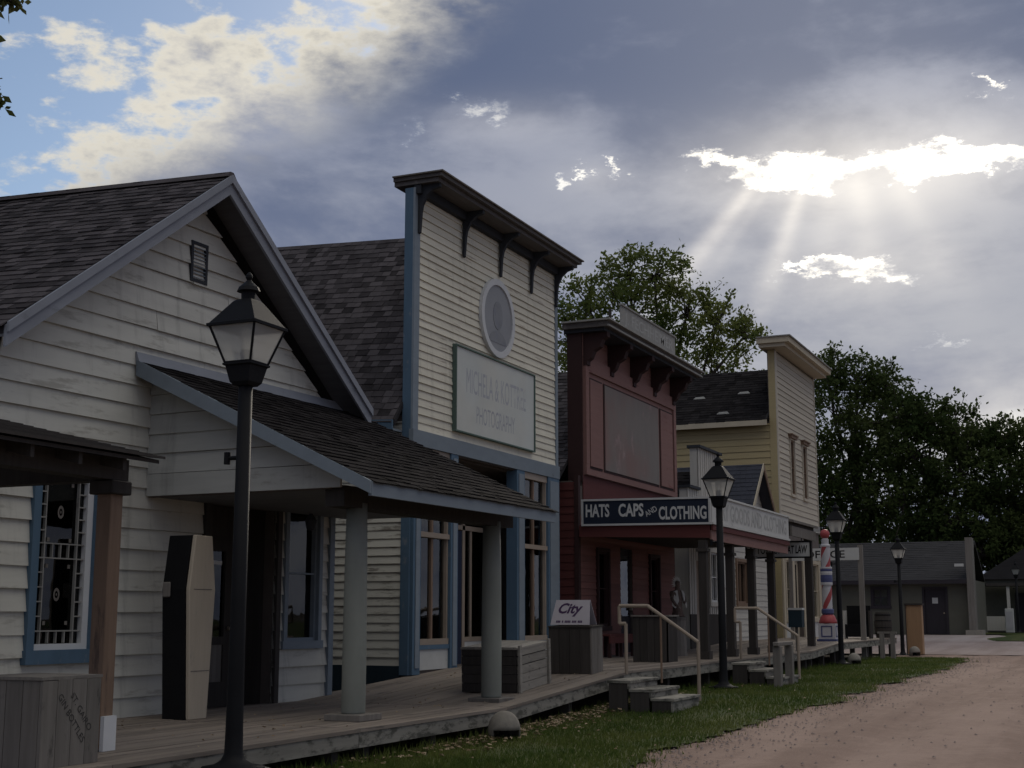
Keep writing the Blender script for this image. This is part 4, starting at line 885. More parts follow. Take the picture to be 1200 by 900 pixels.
# ------------------------------------------------------------------ yellow two-storey building
H6L = (-10.0, 43.3, 0.0); W6 = 6.0
h6 = thing('yellow_building', 'tall two-storey yellow building with pale clapboard false front and narrow windows', 'building', H6L)
wo6 = [(1.72, 2.32, 5.25, 7.15), (3.62, 4.22, 5.25, 7.15)]
sto = [(0.35, 1.45, 1.15, 3.2), (1.75, 3.0, 0.62, 3.2), (3.3, 5.6, 1.15, 3.2)]
wb = MB(); slab_holes(wb, FRONT, 0.02, W6-0.02, 4.3, 9.85, wo6, -0.25, -0.004); slab_holes(wb, FRONT, 0.02, W6-0.02, 0.5, 4.3, sto, -0.25, -0.004)
wb.box(-10, -0.25, 0.02, 0.15, 0.5, 7.5).box(-10, -0.25, W6-0.15, W6-0.02, 0.5, 7.5).box(-10.1, -10, 0.02, W6-0.02, 0.5, 7.5).box(-10, -0.25, 0.15, W6-0.15, 0.5, 0.6).box(-10, -0.25, 0.15, W6-0.15, 4.0, 4.1).box(-2.6, -2.5, 0.15, W6-0.15, 0.6, 4.0); wall6 = wb.build('wall', 'interior', h6)
lap_siding(wall6, FRONT, 4.45, 9.80, 0.19, 'pale_siding', lambda z: (0.12, W6-0.10), wo6, t=0.03)
lap_siding(wall6, side_frame(0.02), 3.4, 7.45, 0.21, 'yellow_siding', lambda z: (-8.0, -0.22), t=0.03)
MB().box(-0.22, 0.0, -0.02, 0.018, 0.5, 9.85).build('corner_board', 'yellow_siding', h6); MB().box(0.001, 0.04, -0.02, 0.118, 4.45, 9.85).build('corner_board', 'pale_siding', h6); MB().box(0.0, 0.04, W6-0.098, W6, 4.45, 9.85).build('corner_board', 'pale_siding', h6)
for h in wo6: window(h6, FRONT, h[0]-0.06, h[1]+0.06, h[2], h[3], casing='pale_siding', sash='brown_post', cols=1, rows=2, cw=0.05, hood='brown_post', glass='glass_dark')
co = MB().box(-0.40, 0.45, -0.45, W6+0.2, 9.86, 9.98).build('cornice', 'cream_trim', h6); MB().box(-0.45, 0.60, -0.55, W6+0.3, 9.982, 10.16).build('crown_moulding', 'cream_trim', co); MB().box(-0.45, 0.66, -0.6, W6+0.34, 10.162, 10.2).build('cap_board', 'grey_board', co)
MB().box(0.0, 0.06, 0.0, W6, 4.18, 4.44).build('belt_board', 'grey_board', h6)
for (a, b, z0_, z1_) in (sto[0], sto[2]):
    window(h6, FRONT, a, b, z0_, z1_, casing='cream_trim', sash='cream_trim', cols=2 if b-a > 1.5 else 1, rows=2, cw=0.12, glass='glass', back='curtain')
    MB().box(0.0, 0.025, a, b, 0.56, z0_-0.06).build('stall_riser', 'sign_white', h6)
d6 = MB().box(-0.2, -0.14, 1.75, 3.0, 0.6, 3.2).build('door', 'cream_trim', h6); MB().box(-0.138, -0.13, 2.0, 2.75, 1.5, 3.0).build('pane', 'glass_dark', d6)
for yy in (0.18, 1.6, 3.15, 5.8): MB().box(0.0, 0.05, yy-0.12, yy+0.12, 0.56, 3.35).build('pilaster', 'cream_trim', h6)
RY6, RZ6, E6 = 3.0, 9.75, 7.55
mb = MB()
for ye in (-0.3, W6+0.3):
    f_ = lambda y_: RZ6-abs(y_-RY6)/(RY6+0.3)*(RZ6-E6); e4 = [(-0.26, ye), (-10.3, ye), (-10.3, RY6), (-0.26, RY6)]; mb.hexa([(x, yy, f_(yy)-0.1) for x, yy in e4] + [(x, yy, f_(yy)) for x, yy in e4])
r6 = mb.build('roof', 'roof_base', h6)
shingles(r6, root_matrix(H6L, 0), (-10.3, -0.33, E6-0.02), (1, 0, 0), (0, 1, (RZ6-E6)/(RY6+0.3)), 10.0, math.hypot(RY6+0.3, RZ6-E6), 0.19, 'shingle_dark', 'shingle_dark_stuff', limit=200, wmin=0.2, wmax=0.4)
MB().box(-10.3, -0.24, -0.36, -0.31, E6-0.20, E6-0.03).build('eave_fascia', 'cream_trim', r6)
for (x, v_) in ((-3.1, 0.45), (-1.6, 0.5), (-5.0, 0.25), (-2.0, 0.12)):
    y_ = -0.3+3.3*v_; z_ = E6+(RZ6-E6)*v_; MB().hexa([(x, y_, z_+0.03), (x+0.42, y_, z_+0.03), (x+0.33, y_+0.13, z_+0.12), (x+0.05, y_+0.12, z_+0.11), (x, y_, z_+0.05), (x+0.42, y_, z_+0.045), (x+0.33, y_+0.13, z_+0.135), (x+0.05, y_+0.12, z_+0.125)]).build('bare_shingle_patch', 'grey_board', r6)

# ------------------------------------------------------------------ long olive building closing the street
H7L = (-6.87, 68.0, gz(68)); g7 = 0.0
h7 = thing('end_building', 'long low olive-grey building with dark door closing the end of the street', 'building', H7L)
E7F = side_frame(0.0); wo7 = [(-4.49, -3.63, 1.29, 2.23), (-2.03, -1.06, 0.0, 2.13)]
wb = MB(); slab_holes(wb, E7F, -22, 0.0, 0.0, 2.6, wo7, -0.2, 0.0); wb.box(-22, 0, 8.0, 8.2, 0, 2.6).box(-0.2, -0.001, 0.2, 8.0, 0, 2.6).box(-22, -21.8, 0.2, 8.0, 0, 2.6).box(-21.8, -0.2, 1.4, 1.5, 0, 2.6); wb.build('wall', 'olive_wall', h7)
window(h7, E7F, -4.52, -3.60, 1.26, 2.26, casing='dark_door', sash='dark_door', cols=2, rows=2, cw=0.10, sw=0.06, glass='glass', bar=0.05, back='sign_white')
d7 = MB().fbox(E7F, -2.03, -1.06, -0.12, -0.05, 0.02, 2.13).build('door', 'dark_door', h7); MB().fbox(E7F, -1.68, -1.42, -0.048, -0.04, 1.45, 1.72).build('notice', 'sign_white', d7); MB().tube((-1.16, 0.06, 1.0), (-1.16, 0.0, 1.0), 0.035).build('handle', 'rail_paint', d7)
dc = MB().fbox(E7F, -2.13, -2.03, -0.1, 0.03, 0, 2.23).fbox(E7F, -1.06, -0.96, -0.1, 0.03, 0, 2.23).fbox(E7F, -2.03, -1.06, -0.1, 0.03, 2.13, 2.23).build('door_frame', 'dark_door', h7)
rf7 = MB().hexa([(-22.3, -0.5, 2.42), (-0.0, -0.5, 2.42), (-0.0, 4.1, 4.45), (-22.3, 4.1, 4.45), (-22.3, -0.5, 2.55), (-0.0, -0.5, 2.55), (-0.0, 4.1, 4.58), (-22.3, 4.1, 4.58)]).hexa([(-22.3, 4.1, 4.45), (0, 4.1, 4.45), (0, 8.7, 2.42), (-22.3, 8.7, 2.42), (-22.3, 4.1, 4.58), (0, 4.1, 4.58), (0, 8.7, 2.55), (-22.3, 8.7, 2.55)]).build('roof', 'grey_roof', h7)
shingles(rf7, root_matrix(H7L, 0), (-14.0, -0.52, 2.55), (1, 0, 0), (0, 4.6, 2.03), 14.0, 4.98, 0.24, 'grey_roof', 'grey_roof', limit=0, wmin=0.25, wmax=0.5)
MB().box(-22.3, 0.0, -0.56, -0.505, 2.36, 2.55).build('eave_fascia', 'dark_door', rf7)
MB().box(0.0, 0.30, -0.6, 0.3, 0.0, 4.5).build('end_pier', 'weathered', h7); MB().box(-0.5, -0.1, -0.75, -0.57, 3.15, 3.28).build('eave_light', 'sign_white', h7)
MB().box(-0.15, 0.6, -0.8, 0.5, -0.02, 0.22).build('pier_footing', 'concrete', h7)

h8 = thing('porch_cottage', 'small dark cottage with white porch posts at the far right, half hidden by trees', 'building', (-6.1, 80.0, gz(80)))
C8 = side_frame(0.0)
wb = MB(); slab_holes(wb, C8, -1.2, 3.6, 0.0, 2.9, [(0.4, 1.3, 0.0, 2.1), (1.9, 2.9, 0.9, 2.1)], -0.15, 0.0); wb.box(-1.2, -1.05, 0.15, 5, 0, 2.9).box(3.45, 3.6, 0.15, 5, 0, 2.9).box(-1.2, 3.6, 5, 5.15, 0, 2.9).box(-1.05, 3.45, 0.6, 0.7, 0, 2.9); wb.build('wall', 'olive_wall', h8)
MB().prism([(-1.6, -0.2, 2.85), (4.0, -0.2, 2.85), (1.2, -0.2, 4.6)], (0, 5.6, 0)).build('roof', 'grey_roof', h8)
MB().box(-1.4, 3.8, -1.9, -0.21, 2.45, 2.6).build('porch_roof', 'dark_wood', h8)
for x in (-1.2, 0.2, 1.9, 3.6): MB().box(x-0.08, x+0.08, -1.8, -1.64, 0.0, 2.45).build('porch_post', 'white_board', h8)
MB().box(-1.1, 0.1, -1.75, -1.68, 0.1, 0.85).build('balustrade', 'white_board', h8); MB().fbox(C8, 0.4, 1.3, -0.12, -0.06, 0.02, 2.1).build('door', 'dark_door', h8)
window(h8, C8, 1.85, 2.95, 0.9, 2.1, casing='white_board', sash='white_board', glass='glass_dark')
cl = MB().box(0.0, 0.42, 0.0, 0.4, 0.0, 1.25).build('white_cabinet', 'sign_white', None, loc=(-6.05, 77.3, gz(77)), bevel=0.02); tag(cl, 'white upright cabinet standing before the far cottage porch', 'cabinet')
MB().box(0.04, 0.38, -0.02, -0.001, 0.15, 1.1).build('front_panel', 'barber_white', cl)

# ------------------------------------------------------------------ street lamps
def make_lamp():
    t = thing('street_lamp', 'tall black lantern street lamp nearest the camera, before the grey porch', 'street lamp', group='lantern lamps along the boardwalk')
    p = MB().lathe([(0.25, 0.0), (0.25, 0.02), (0.16, 0.035), (0.10, 0.07), (0.075, 0.12), (0.070, 0.30), (0.064, 0.9), (0.058, 3.18)], n=20).build('post', 'black_iron', t)
    p.data.polygons.foreach_set('use_smooth', [len(q.vertices) == 4 for q in p.data.polygons])
    MB().tube((-0.16, 0, 2.50), (0.0, 0, 2.50), 0.018).tube((-0.16, 0, 2.45), (-0.16, 0, 2.55), 0.028).build('ladder_rest', 'black_iron', t)
    q = math.pi/4
    MB().lathe([(0.10, 3.10), (0.135, 3.13), (0.175, 3.26), (0.20, 3.27), (0.20, 3.285)], n=4, rot=q).build('lantern_base', 'black_iron', t)
    b, tp, zb, zt = 0.125, 0.225, 3.285, 3.60
    fr = MB()
    for sx_, sy_ in ((-1, -1), (1, -1), (1, 1), (-1, 1)): fr.tube((sx_*b, sy_*b, zb), (sx_*tp, sy_*tp, zt), 0.011, n=6)
    for i, (a, c) in enumerate((((-1, -1), (1, -1)), ((1, -1), (1, 1)), ((1, 1), (-1, 1)), ((-1, 1), (-1, -1)))): fr.tube((a[0]*b, a[1]*b, zb+.008), (c[0]*b, c[1]*b, zb+.008), 0.009, n=6)
    fr.build('lantern_frame', 'black_iron', t)
    for a, c in (((-1, -1), (1, -1)), ((1, -1), (1, 1)), ((1, 1), (-1, 1)), ((-1, 1), (-1, -1))):
        g = MB(); k = 0.985; g.v = [(a[0]*b*k, a[1]*b*k, zb), (c[0]*b*k, c[1]*b*k, zb), (c[0]*tp*k, c[1]*tp*k, zt), (a[0]*tp*k, a[1]*tp*k, zt)]; g.f = [(0, 1, 2, 3)]; g.build('glass_pane', 'frosted', t, recalc=False)
    MB().lathe([(0.05, zb), (0.055, zb+0.10), (0.045, zb+0.12)], n=12).build('burner', 'black_iron', t)
    MB().lathe([(0.045, zb+0.12), (0.062, zb+0.17), (0.055, zb+0.27), (0.04, zb+0.31)], n=14).build('glass_chimney', 'chimney_glass', t, smooth=True)
    MB().lathe([(0.345, zt-0.012), (0.345, zt+0.012), (0.32, zt+0.02), (0.13, zt+0.215), (0.10, zt+0.235)], n=4, rot=q).build('lantern_roof', 'black_iron', t)
    MB().lathe([(0.062, zt+0.23), (0.062, zt+0.30), (0.10, zt+0.31), (0.085, zt+0.345), (0.035, zt+0.39), (0.018, zt+0.41), (0.03, zt+0.43), (0.03, zt+0.45), (0.008, zt+0.48)], n=14).build('finial', 'black_iron', t)
    return t
lamp = make_lamp()
labels = [None, 'black lantern street lamp in front of the red store porch corner', 'black lantern street lamp beside the striped barber pole', 'black lantern street lamp next to the tan wooden cabinet', 'farthest small black lantern street lamp at the right edge']
for i, (x, y, sc_, lb) in enumerate([(-6.66, 9.42, 1.005, 0), (-6.39, 23.12, 0.985, 1), (-6.78, 35.7, 1.01, 2), (-6.55, 44.5, 0.91, 3), (-5.3, 76.0, 0.90, 4)]):
    o = lamp if i == 0 else copy_tree(lamp)
    o.location = (x, y, gz(y)+(0.19 if i == 0 else 0.02)); o.scale = (sc_, sc_, sc_)
    if lb: o['label'] = labels[lb]
MB().lathe([(0.30, -0.22), (0.30, -0.002)], n=20).build('footing', 'concrete', lamp)

# ------------------------------------------------------------------ coffin by the wall (stands on the boardwalk)
cf = thing('coffin', 'upright black coffin with off-white lid leaning by the grey house wall', 'coffin', (-9.12, 12.22, dz_(12)), R(-2.0))
def hexo(x, k=1.0): return [(x, y*k, z) for y, z in ((-0.155, 0.0), (0.155, 0.0), (0.235, 1.36), (0.15, 1.94), (-0.15, 1.94), (-0.235, 1.36))]
MB().prism(hexo(-0.34), (0.30, 0, 0)).build('case', 'black', cf)
MB().prism(hexo(-0.038, 0.93), (0.05, 0, 0)).build('lid', 'coffin_lid', cf, bevel=0.008)
MB().box(-0.32, -0.22, -0.262, -0.238, 1.28, 1.44).build('side_handle', 'weathered', cf, bevel=0.01)
for z_ in (0.5, 1.36): MB().box(0.013, 0.016, -0.15, 0.15, z_, z_+0.008).build('lid_seam', 'weathered', cf)

# ------------------------------------------------------------------ wooden boxes, crate and placard
bx = thing('grain_box', 'weathered plank box with black stencilling at the lower left corner', 'box', (-7.0, 8.10, dz_(8)))
MB().box(-0.80, -0.20, -0.28, 0.28, 0.02, 0.60).build('core', 'dark_wood', bx)
for k in range(4): MB().box(-0.198, -0.17, -0.31+k*0.155, -0.31+k*0.155+0.150, 0.0, 0.62+random.uniform(-.006, .006)).build('board', 'weathered', bx)
for k in range(4): MB().box(-0.83+k*0.158, -0.83+k*0.158+0.152, -0.308, -0.282, 0.0, 0.62).build('board', 'weathered', bx)
for k in range(3): MB().box(-0.84+k*0.225, -0.84+k*0.225+0.22, -0.32, 0.32, 0.622, 0.645).build('lid_board', 'weathered', bx)
lettering(bx, 'ST. GAIRO', FRONT, 0.10, 0.38, 0.34, 0.05, -0.167, 'stencil', tilt=R(-52), bold=0.0); lettering(bx, 'GIN BOTTLES', FRONT, 0.00, 0.34, 0.44, 0.05, -0.167, 'stencil', tilt=R(-52), bold=0.0)

cr = thing('wooden_crate', 'open slatted grey wooden crate behind the second porch column', 'crate', (-7.82, 17.35, dz_(17.35)), R(3.0))
cr.rotation_euler = (math.atan(0.27/4.6), 0, R(4))
MB().box(-0.40, 0.36, -0.60, 0.58, 0.01, 0.56).build('core', 'black', cr)
for k in range(5): MB().box(0.362, 0.39, -0.60, 0.60, 0.01+k*0.118, 0.01+k*0.118+random.uniform(.100, .112)).build('slat', 'crate_wood', cr)
for k in range(5): MB().box(-0.41, 0.36, -0.63, -0.602, 0.01+k*0.118, 0.01+k*0.118+0.112).build('slat', 'dark_wood', cr)
for (a, b) in ((-0.63, -0.55), (0.56, 0.64)): MB().box(0.392, 0.42, a, b, 0.0, 0.62).build('corner_batten', 'crate_wood', cr)
for k in range(4): MB().box(-0.42+k*0.205, -0.42+k*0.205+0.2, -0.64, 0.65, 0.565, 0.59).build('lid_board', 'crate_wood', cr)

cb = thing('dark_box', 'dark wooden box carrying the handwritten placard by the red store', 'box', (-7.72, 19.55, dz_(19.5)), R(2))
cb.rotation_euler = (math.atan(0.27/4.6)*0.5, 0, R(2))
MB().box(-0.28, 0.36, -0.24, 0.24, 0.01, 0.66).build('core', 'black', cb)
for k in range(4): MB().box(0.362, 0.386, -0.26+k*0.13, -0.26+k*0.13+0.125, 0.0, 0.68).build('board', 'weathered', cb)
for k in range(4): MB().box(-0.29+k*0.165, -0.29+k*0.165+0.16, -0.265, -0.242, 0.0, 0.68).build('board', 'dark_wood', cb)
MB().box(-0.30, 0.40, -0.28, 0.28, 0.682, 0.70).build('lid_board', 'dark_wood', cb)
pl = thing('folded_placard', 'white folded tent placard handwritten with the word City on dark box', 'sign', (-7.69, 19.53, dz_(19.5)+0.712), R(2)); pl.scale = (0.84, 0.84, 0.92)
PF = Frame((0, -0.26, 0), (1, 0, 0), (0, -1, 0))
class Lean(Frame):
    def pt(self, s, d, z): return Vector((s*(1-0.14*z/0.42), -0.24+0.20*z/0.42-d, z))
LN = Lean((0, 0, 0), (1, 0, 0), (0, -1, 0))
MB().hexa([LN.pt(-0.37, 0, 0), LN.pt(-0.37, 0.012, 0), LN.pt(0.37, 0.012, 0), LN.pt(0.37, 0, 0), LN.pt(-0.37, 0, .40), LN.pt(-0.37, 0.012, .40), LN.pt(0.37, 0.012, .40), LN.pt(0.37, 0, .40)]).build('front_leaf', 'placard', pl)
MB().hexa([(-0.37, 0.16, 0), (0.37, 0.16, 0), (0.37, 0.172, 0), (-0.37, 0.172, 0), (-0.32, -0.048, .40), (0.32, -0.048, .40), (0.32, -0.036, .40), (-0.32, -0.036, .40)]).build('back_leaf', 'placard', pl)
lettering(pl, 'City', LN, -0.02, 0.24, 0.50, 0.22, 0.015, 'ink_purple', shear=0.3, bold=0.03); lettering(pl, '--- - ---- --- ---', LN, -0.02, 0.05, 0.50, 0.035, 0.015, 'ink_purple')

# ------------------------------------------------------------------ steps and hand rails
def steps(y0, y1, xs, zs, label):
    t = thing('wooden_steps', label, 'steps', (-6.95, (y0+y1)/2, gz(y0)), group=None); L = (y1-y0)/2; z0_ = gz(y0)
    for k, (x, z_) in enumerate(zip(xs, zs)):
        MB().box(x-0.32, x+0.025, -L, L, z_-z0_-0.04, z_-z0_).build('tread', 'rim', t, bevel=0.005)
        MB().box(x-0.03, x, -L+0.01, L-0.01, (zs[k+1]-z0_ if k+1 < len(zs) else 0.0)-0.0, z_-z0_-0.042).build('riser', 'rim', t)
        for s in (-1, 1): MB().box(x-0.30, x-0.032, s*(L-0.03)-0.02, s*(L-0.03)+0.02, 0.0, z_-z0_-0.042).build('stringer', 'dark_wood', t)
    return t
steps(18.10, 19.34, (0.62, 0.93, 1.24), (0.43, 0.315, 0.20), 'three weathered wooden steps leading up to the red store walk')
steps(24.6, 25.8, (0.62, 0.93, 1.24), (0.47, 0.35, 0.23), 'wooden steps behind the hitching rail, farther along the walk')
def rail(y, label, g):
    t = thing('hand_rail', label, 'hand rail', (-6.95, y, gz(y)), group=g); b = gz(y); zt = 1.45-b; d_ = dz_(y)-b
    pts = [(0.12, d_), (0.12, zt-0.26), (0.02, zt-0.26), (0.02, zt), (0.46, zt), (1.22, zt-0.52), (1.22, 0.10)]
    r = 0.027; mb = MB()
    for (a, c), (e, f_) in zip(pts[2:], pts[3:6]): mb.tube((a, 0, c), (e, 0, f_), r, n=8)
    mb.build('top_rail', 'rail_paint', t)
    MB().tube((0.12, 0, d_), (0.12, 0, zt-0.26), r, n=8).tube((0.12, 0, zt-0.26), (0.02, 0, zt-0.26), r, n=8).build('upper_post', 'rail_paint', t)
    MB().tube((1.22, 0, zt-0.52), (1.22, 0, 0.06), r, n=8).build('lower_post', 'rail_paint', t)
    MB().tube((0.66, 0, zt-0.14), (0.66, 0, 0.30), r*0.6, n=8).build('middle_post', 'brown_post', t)
rail(19.42, 'tan pipe hand rail beside the nearer wooden steps', None)
rail(26.0, 'tan pipe hand rail beside the farther wooden steps', None)
hr = thing('hitching_rail', 'dark weathered hitching rail on the grass before the farther steps', 'hitching rail', (-5.7, 24.6, gz(24.6)))
for yy in (-0.42, 0.48): MB().box(-0.07, 0.07, yy-0.07, yy+0.07, -0.02, 0.70).build('post', 'weathered', hr, bevel=0.008)
MB().box(-0.05, 0.05, -0.55, 0.62, 0.702, 0.77).build('crossbar', 'weathered', hr, bevel=0.008)
hr = thing('hitching_rail', 'small far hitching rail on the grass near the tan cabinet', 'hitching rail', (-6.45, 40.9, gz(40)))
for xx in (-0.14, 0.16): MB().box(xx-0.06, xx+0.06, -0.06, 0.06, -0.02, 0.72).build('post', 'weathered', hr)
MB().box(-0.26, 0.28, -0.05, 0.05, 0.722, 0.78).build('crossbar', 'weathered', hr)

# ------------------------------------------------------------------ dome lights on the grass
def dome(loc, rz_, lb, s=1.0):
    t = thing('dome_light', lb, 'lawn light', loc, rz_, 'concrete dome lights in the grass'); t.scale = (s, s, s); n = 18; rings = 7; mb = MB()
    for j in range(rings):
        for k in range(n):
            ph = (j/rings)*math.pi/2; th = 2*math.pi*k/n
            mb.v.append((0.17*math.cos(ph)*math.cos(th), 0.17*math.cos(ph)*math.sin(th), 0.10+0.19*math.sin(ph)))
    for k in range(n): th = 2*math.pi*k/n; mb.v.append((0.165*math.cos(th), 0.165*math.sin(th), -0.01))
    mb.v.append((0, 0, 0.29)); base = rings*n
    mb.f += [(j*n+k, j*n+(k+1) % n, (j+1)*n+(k+1) % n, (j+1)*n+k) for j in range(rings-1) for k in range(n)]
    mb.f += [((rings-1)*n+k, (rings-1)*n+(k+1) % n, base+n) for k in range(n)]
    mb.f += [(base+k, base+(k+1) % n, (k+1) % n, k) for k in range(n) if 3 <= k < n-3]
    o = mb.build('shell', 'concrete', t, smooth=True); md = o.modifiers.new('wall', 'SOLIDIFY'); md.thickness = 0.02
    MB().lathe([(0.10, 0.0), (0.10, 0.03), (0.05, 0.06), (0.05, 0.10)], n=10).build('lamp_holder', 'black', t)
    MB().lathe([(0.02, 0.10), (0.035, 0.13), (0.02, 0.165)], n=8).build('bulb', 'barber_white', t, smooth=True)
dome((-6.62, 14.6, gz(14.6)), R(-50), 'round concrete dome light at the deck edge below the second porch column', 1.1)
dome((-6.42, 25.0, gz(25)), R(-50), 'round concrete dome light beside the farther wooden steps')
dome((-6.55, 36.2, gz(36)), R(-50), 'round concrete dome light at the foot of the lamp by the barber pole')
dome((-6.25, 44.9, gz(45)), R(-50), 'round concrete dome light between the far lamp and tan cabinet')

# ------------------------------------------------------------------ things on the red porch
bn = thing('bench', 'dark red slatted bench against the red store wall', 'bench', (-9.55, 26.35, dz_(26)))
for k in range(3): MB().box(-0.2+k*0.14, -0.2+k*0.14+0.13, -0.75, 0.75, 0.42, 0.455).build('seat_slat', 'dark_red', bn)
MB().box(0.19, 0.225, -0.75, 0.75, 0.28, 0.415).build('apron', 'dark_red', bn)
for yy in (-0.68, 0.0, 0.68):
    for xx in (-0.18, 0.15): MB().box(xx, xx+0.06, yy-0.03, yy+0.03, 0.002, 0.418).build('leg', 'maroon_line', bn)
scr = thing('board_bin', 'tall dark board bin on the walk behind the nearer hand rail', 'bin', (-7.85, 23.9, dz_(24)))
MB().box(-0.30, 0.30, -0.24, 0.24, 0.01, 0.76).build('core', 'black', scr)
for k in range(5): MB().box(-0.33+k*0.134, -0.33+k*0.134+0.128, -0.27, -0.242, 0.0, 0.80).build('board', 'dark_wood', scr); MB().box(0.302, 0.33, -0.27+k*0.11, -0.27+k*0.11+0.104, 0.0, 0.80).build('board', 'dark_wood', scr)
MB().box(-0.36, 0.36, -0.30, 0.30, 0.802, 0.83).build('lid', 'weathered', scr)
# carved figure on a stump
st = thing('stump_pedestal', 'round grey wooden pedestal carrying the carved figure on the red porch', 'pedestal', (-8.6, 27.7, dz_(27)))
MB().lathe([(0.19, 0.0), (0.18, 0.1), (0.165, 0.5), (0.175, 0.74)], n=14).build('stump', 'weathered', st); MB().lathe([(0.20, 0.742), (0.20, 0.78)], n=14).build('top_disc', 'weathered', st)
def skin_figure(name, verts, edges, m, parent, lvl=2):
    me = bpy.data.meshes.new(name); me.from_pydata([v[0] for v in verts], edges, []); o = bpy.data.objects.new(name, me); col.objects.link(o); o.parent = parent; me.materials.append(M[m])
    md = o.modifiers.new('skin', 'SKIN')
    for d_, v_ in zip(me.skin_vertices[0].data, verts): d_.radius = (v_[1], v_[2] if len(v_) > 2 else v_[1])
    me.skin_vertices[0].data[0].use_root = True
    o.modifiers.new('sub', 'SUBSURF').render_levels = lvl; o.modifiers['sub'].levels = lvl; o.data.materials[0] = M[m]
    return o
fg = thing('carved_figure', 'carved wooden figure with pale feathered headdress and draped shawl on porch pedestal', 'statue', (-8.6, 27.7, dz_(27)+0.785), R(-30))
skin_figure('body', [((0, 0, 0.12), .12, .10), ((0, 0, 0.02), .15, .12), ((0, 0, 0.30), .11, .085), ((0, 0, 0.48), .125, .085), ((0, 0, 0.57), .05, .05), ((0.01, 0, 0.63), .06, .055), ((0.012, 0, 0.71), .065, .06), ((0.012, 0, 0.76), .045, .045),
    ((0, 0.13, 0.50), .05), ((0.03, 0.175, 0.37), .04), ((0.11, 0.10, 0.30), .034), ((0.14, 0.05, 0.31), .03), ((0, -0.13, 0.50), .05), ((0.02, -0.175, 0.37), .04), ((0.09, -0.14, 0.26), .034), ((0.12, -0.12, 0.22), .03)],
    [(0, 1), (0, 2), (2, 3), (3, 4), (4, 5), (5, 6), (6, 7), (3, 8), (8, 9), (9, 10), (10, 11), (3, 12), (12, 13), (13, 14), (14, 15)], 'carving', fg)
for k in range(13):
    t = R(-120+k*20); c_, s_ = math.cos(t), math.sin(t)
    f_ = MB(); f_.v = [(0.0+0.0, 0.055*s_, 0.70+0.055*c_), (-0.005, 0.075*s_-0.018*c_, 0.70+0.10*c_+0.018*s_), (-0.03, 0.145*s_, 0.70+0.16*c_), (-0.005, 0.075*s_+0.018*c_, 0.70+0.10*c_-0.018*s_)]
    f_.f = [(0, 1, 2, 3)]; o = f_.build('feather', 'feather', fg, recalc=False); o.modifiers.new('t', 'SOLIDIFY').thickness = 0.008
for s_ in (-1, 1):
    sh = MB(); sh.v = [(0.06, s_*0.05, 0.56), (0.02, s_*0.16, 0.52), (0.06, s_*0.20, 0.24), (0.10, s_*0.14, 0.18), (0.12, s_*0.06, 0.34)]; sh.f = [(0, 1, 2, 3, 4)]
    o = sh.build('shawl', 'feather', fg, recalc=False); o.modifiers.new('t', 'SOLIDIFY').thickness = 0.015

# ------------------------------------------------------------------ barber pole, office sign and small things down the walk
bp = thing('barber_pole', 'tall red, white and blue striped barber pole with red ball on top', 'barber pole', (-7.62, 38.4, dz_(38.4)))
MB().box(-0.27, 0.27, -0.27, 0.27, 0.0, 0.06).build('plinth', 'barber_blue', bp); bs = MB().box(-0.23, 0.23, -0.23, 0.23, 0.06, 0.48).build('base_box', 'barber_white', bp)
for F_ in (Frame((0, -0.23, 0), (1, 0, 0), (0, -1, 0)), Frame((0.23, 0, 0), (0, 1, 0), (1, 0, 0))):
    for q in ((-.15, .15, .12, .15), (-.15, .15, .39, .42), (-.15, -.12, .15, .39), (.12, .15, .15, .39)): MB().fbox(F_, q[0], q[1], 0.0, 0.012, q[2], q[3]).build('panel_line', 'barber_blue', bs)
MB().lathe([(0.25, 0.482), (0.24, 0.55), (0.19, 0.68), (0.14, 0.72)], n=20).build('foot', 'barber_red', bp, smooth=True)
MB().lathe([(0.14, 0.722), (0.17, 0.76), (0.17, 0.85), (0.15, 0.88)], n=20).build('collar', 'barber_blue', bp)
def striped(z0_, z1_, r, turns, ph):
    n = 28; k = 26; a, b = MB(), MB()
    for j in range(k+1):
        for i in range(n):
            t = 2*math.pi*i/n + turns*2*math.pi*j/k + ph; p = (r*math.cos(t), r*math.sin(t), z0_+(z1_-z0_)*j/k); a.v.append(p); b.v.append(p)
    for j in range(k):
        for i in range(n):
            f_ = (j*n+i, j*n+(i+1) % n, (j+1)*n+(i+1) % n, (j+1)*n+i); q = i % 14
            (a if q < 5 else b).f.append(f_)
    a.build('red_stripe', 'barber_red', bp, recalc=False); b.build('white_stripe', 'barber_white', bp, recalc=False)
striped(0.88, 1.52, 0.135, 0.42, 0.4)
for (za, zb, mm_) in ((1.52, 1.60, 'barber_white'), (1.602, 1.80, 'barber_blue'), (1.802, 1.90, 'barber_white'), (1.902, 1.97, 'barber_blue'), (1.972, 2.02, 'barber_white')): MB().lathe([(0.16, za), (0.165, (za+zb)/2), (0.16, zb)], n=20).build('band', mm_, bp)
striped(2.02, 2.58, 0.125, 0.40, 1.6)
MB().lathe([(0.14, 2.58), (0.14, 2.62), (0.10, 2.66), (0.10, 2.78), (0.06, 2.82)], n=18).build('neck', 'barber_white', bp)
MB().lathe([(0.01, 2.80)] + [(0.135*math.sin(R(a_)), 2.93-0.135*math.cos(R(a_))) for a_ in range(20, 180, 16)], n=18).build('ball', 'barber_red', bp, smooth=True)
MB().tube((-0.1, 0, 2.95), (-0.62, -1.5, 2.98), 0.018).build('stay', 'grey_board', bp)

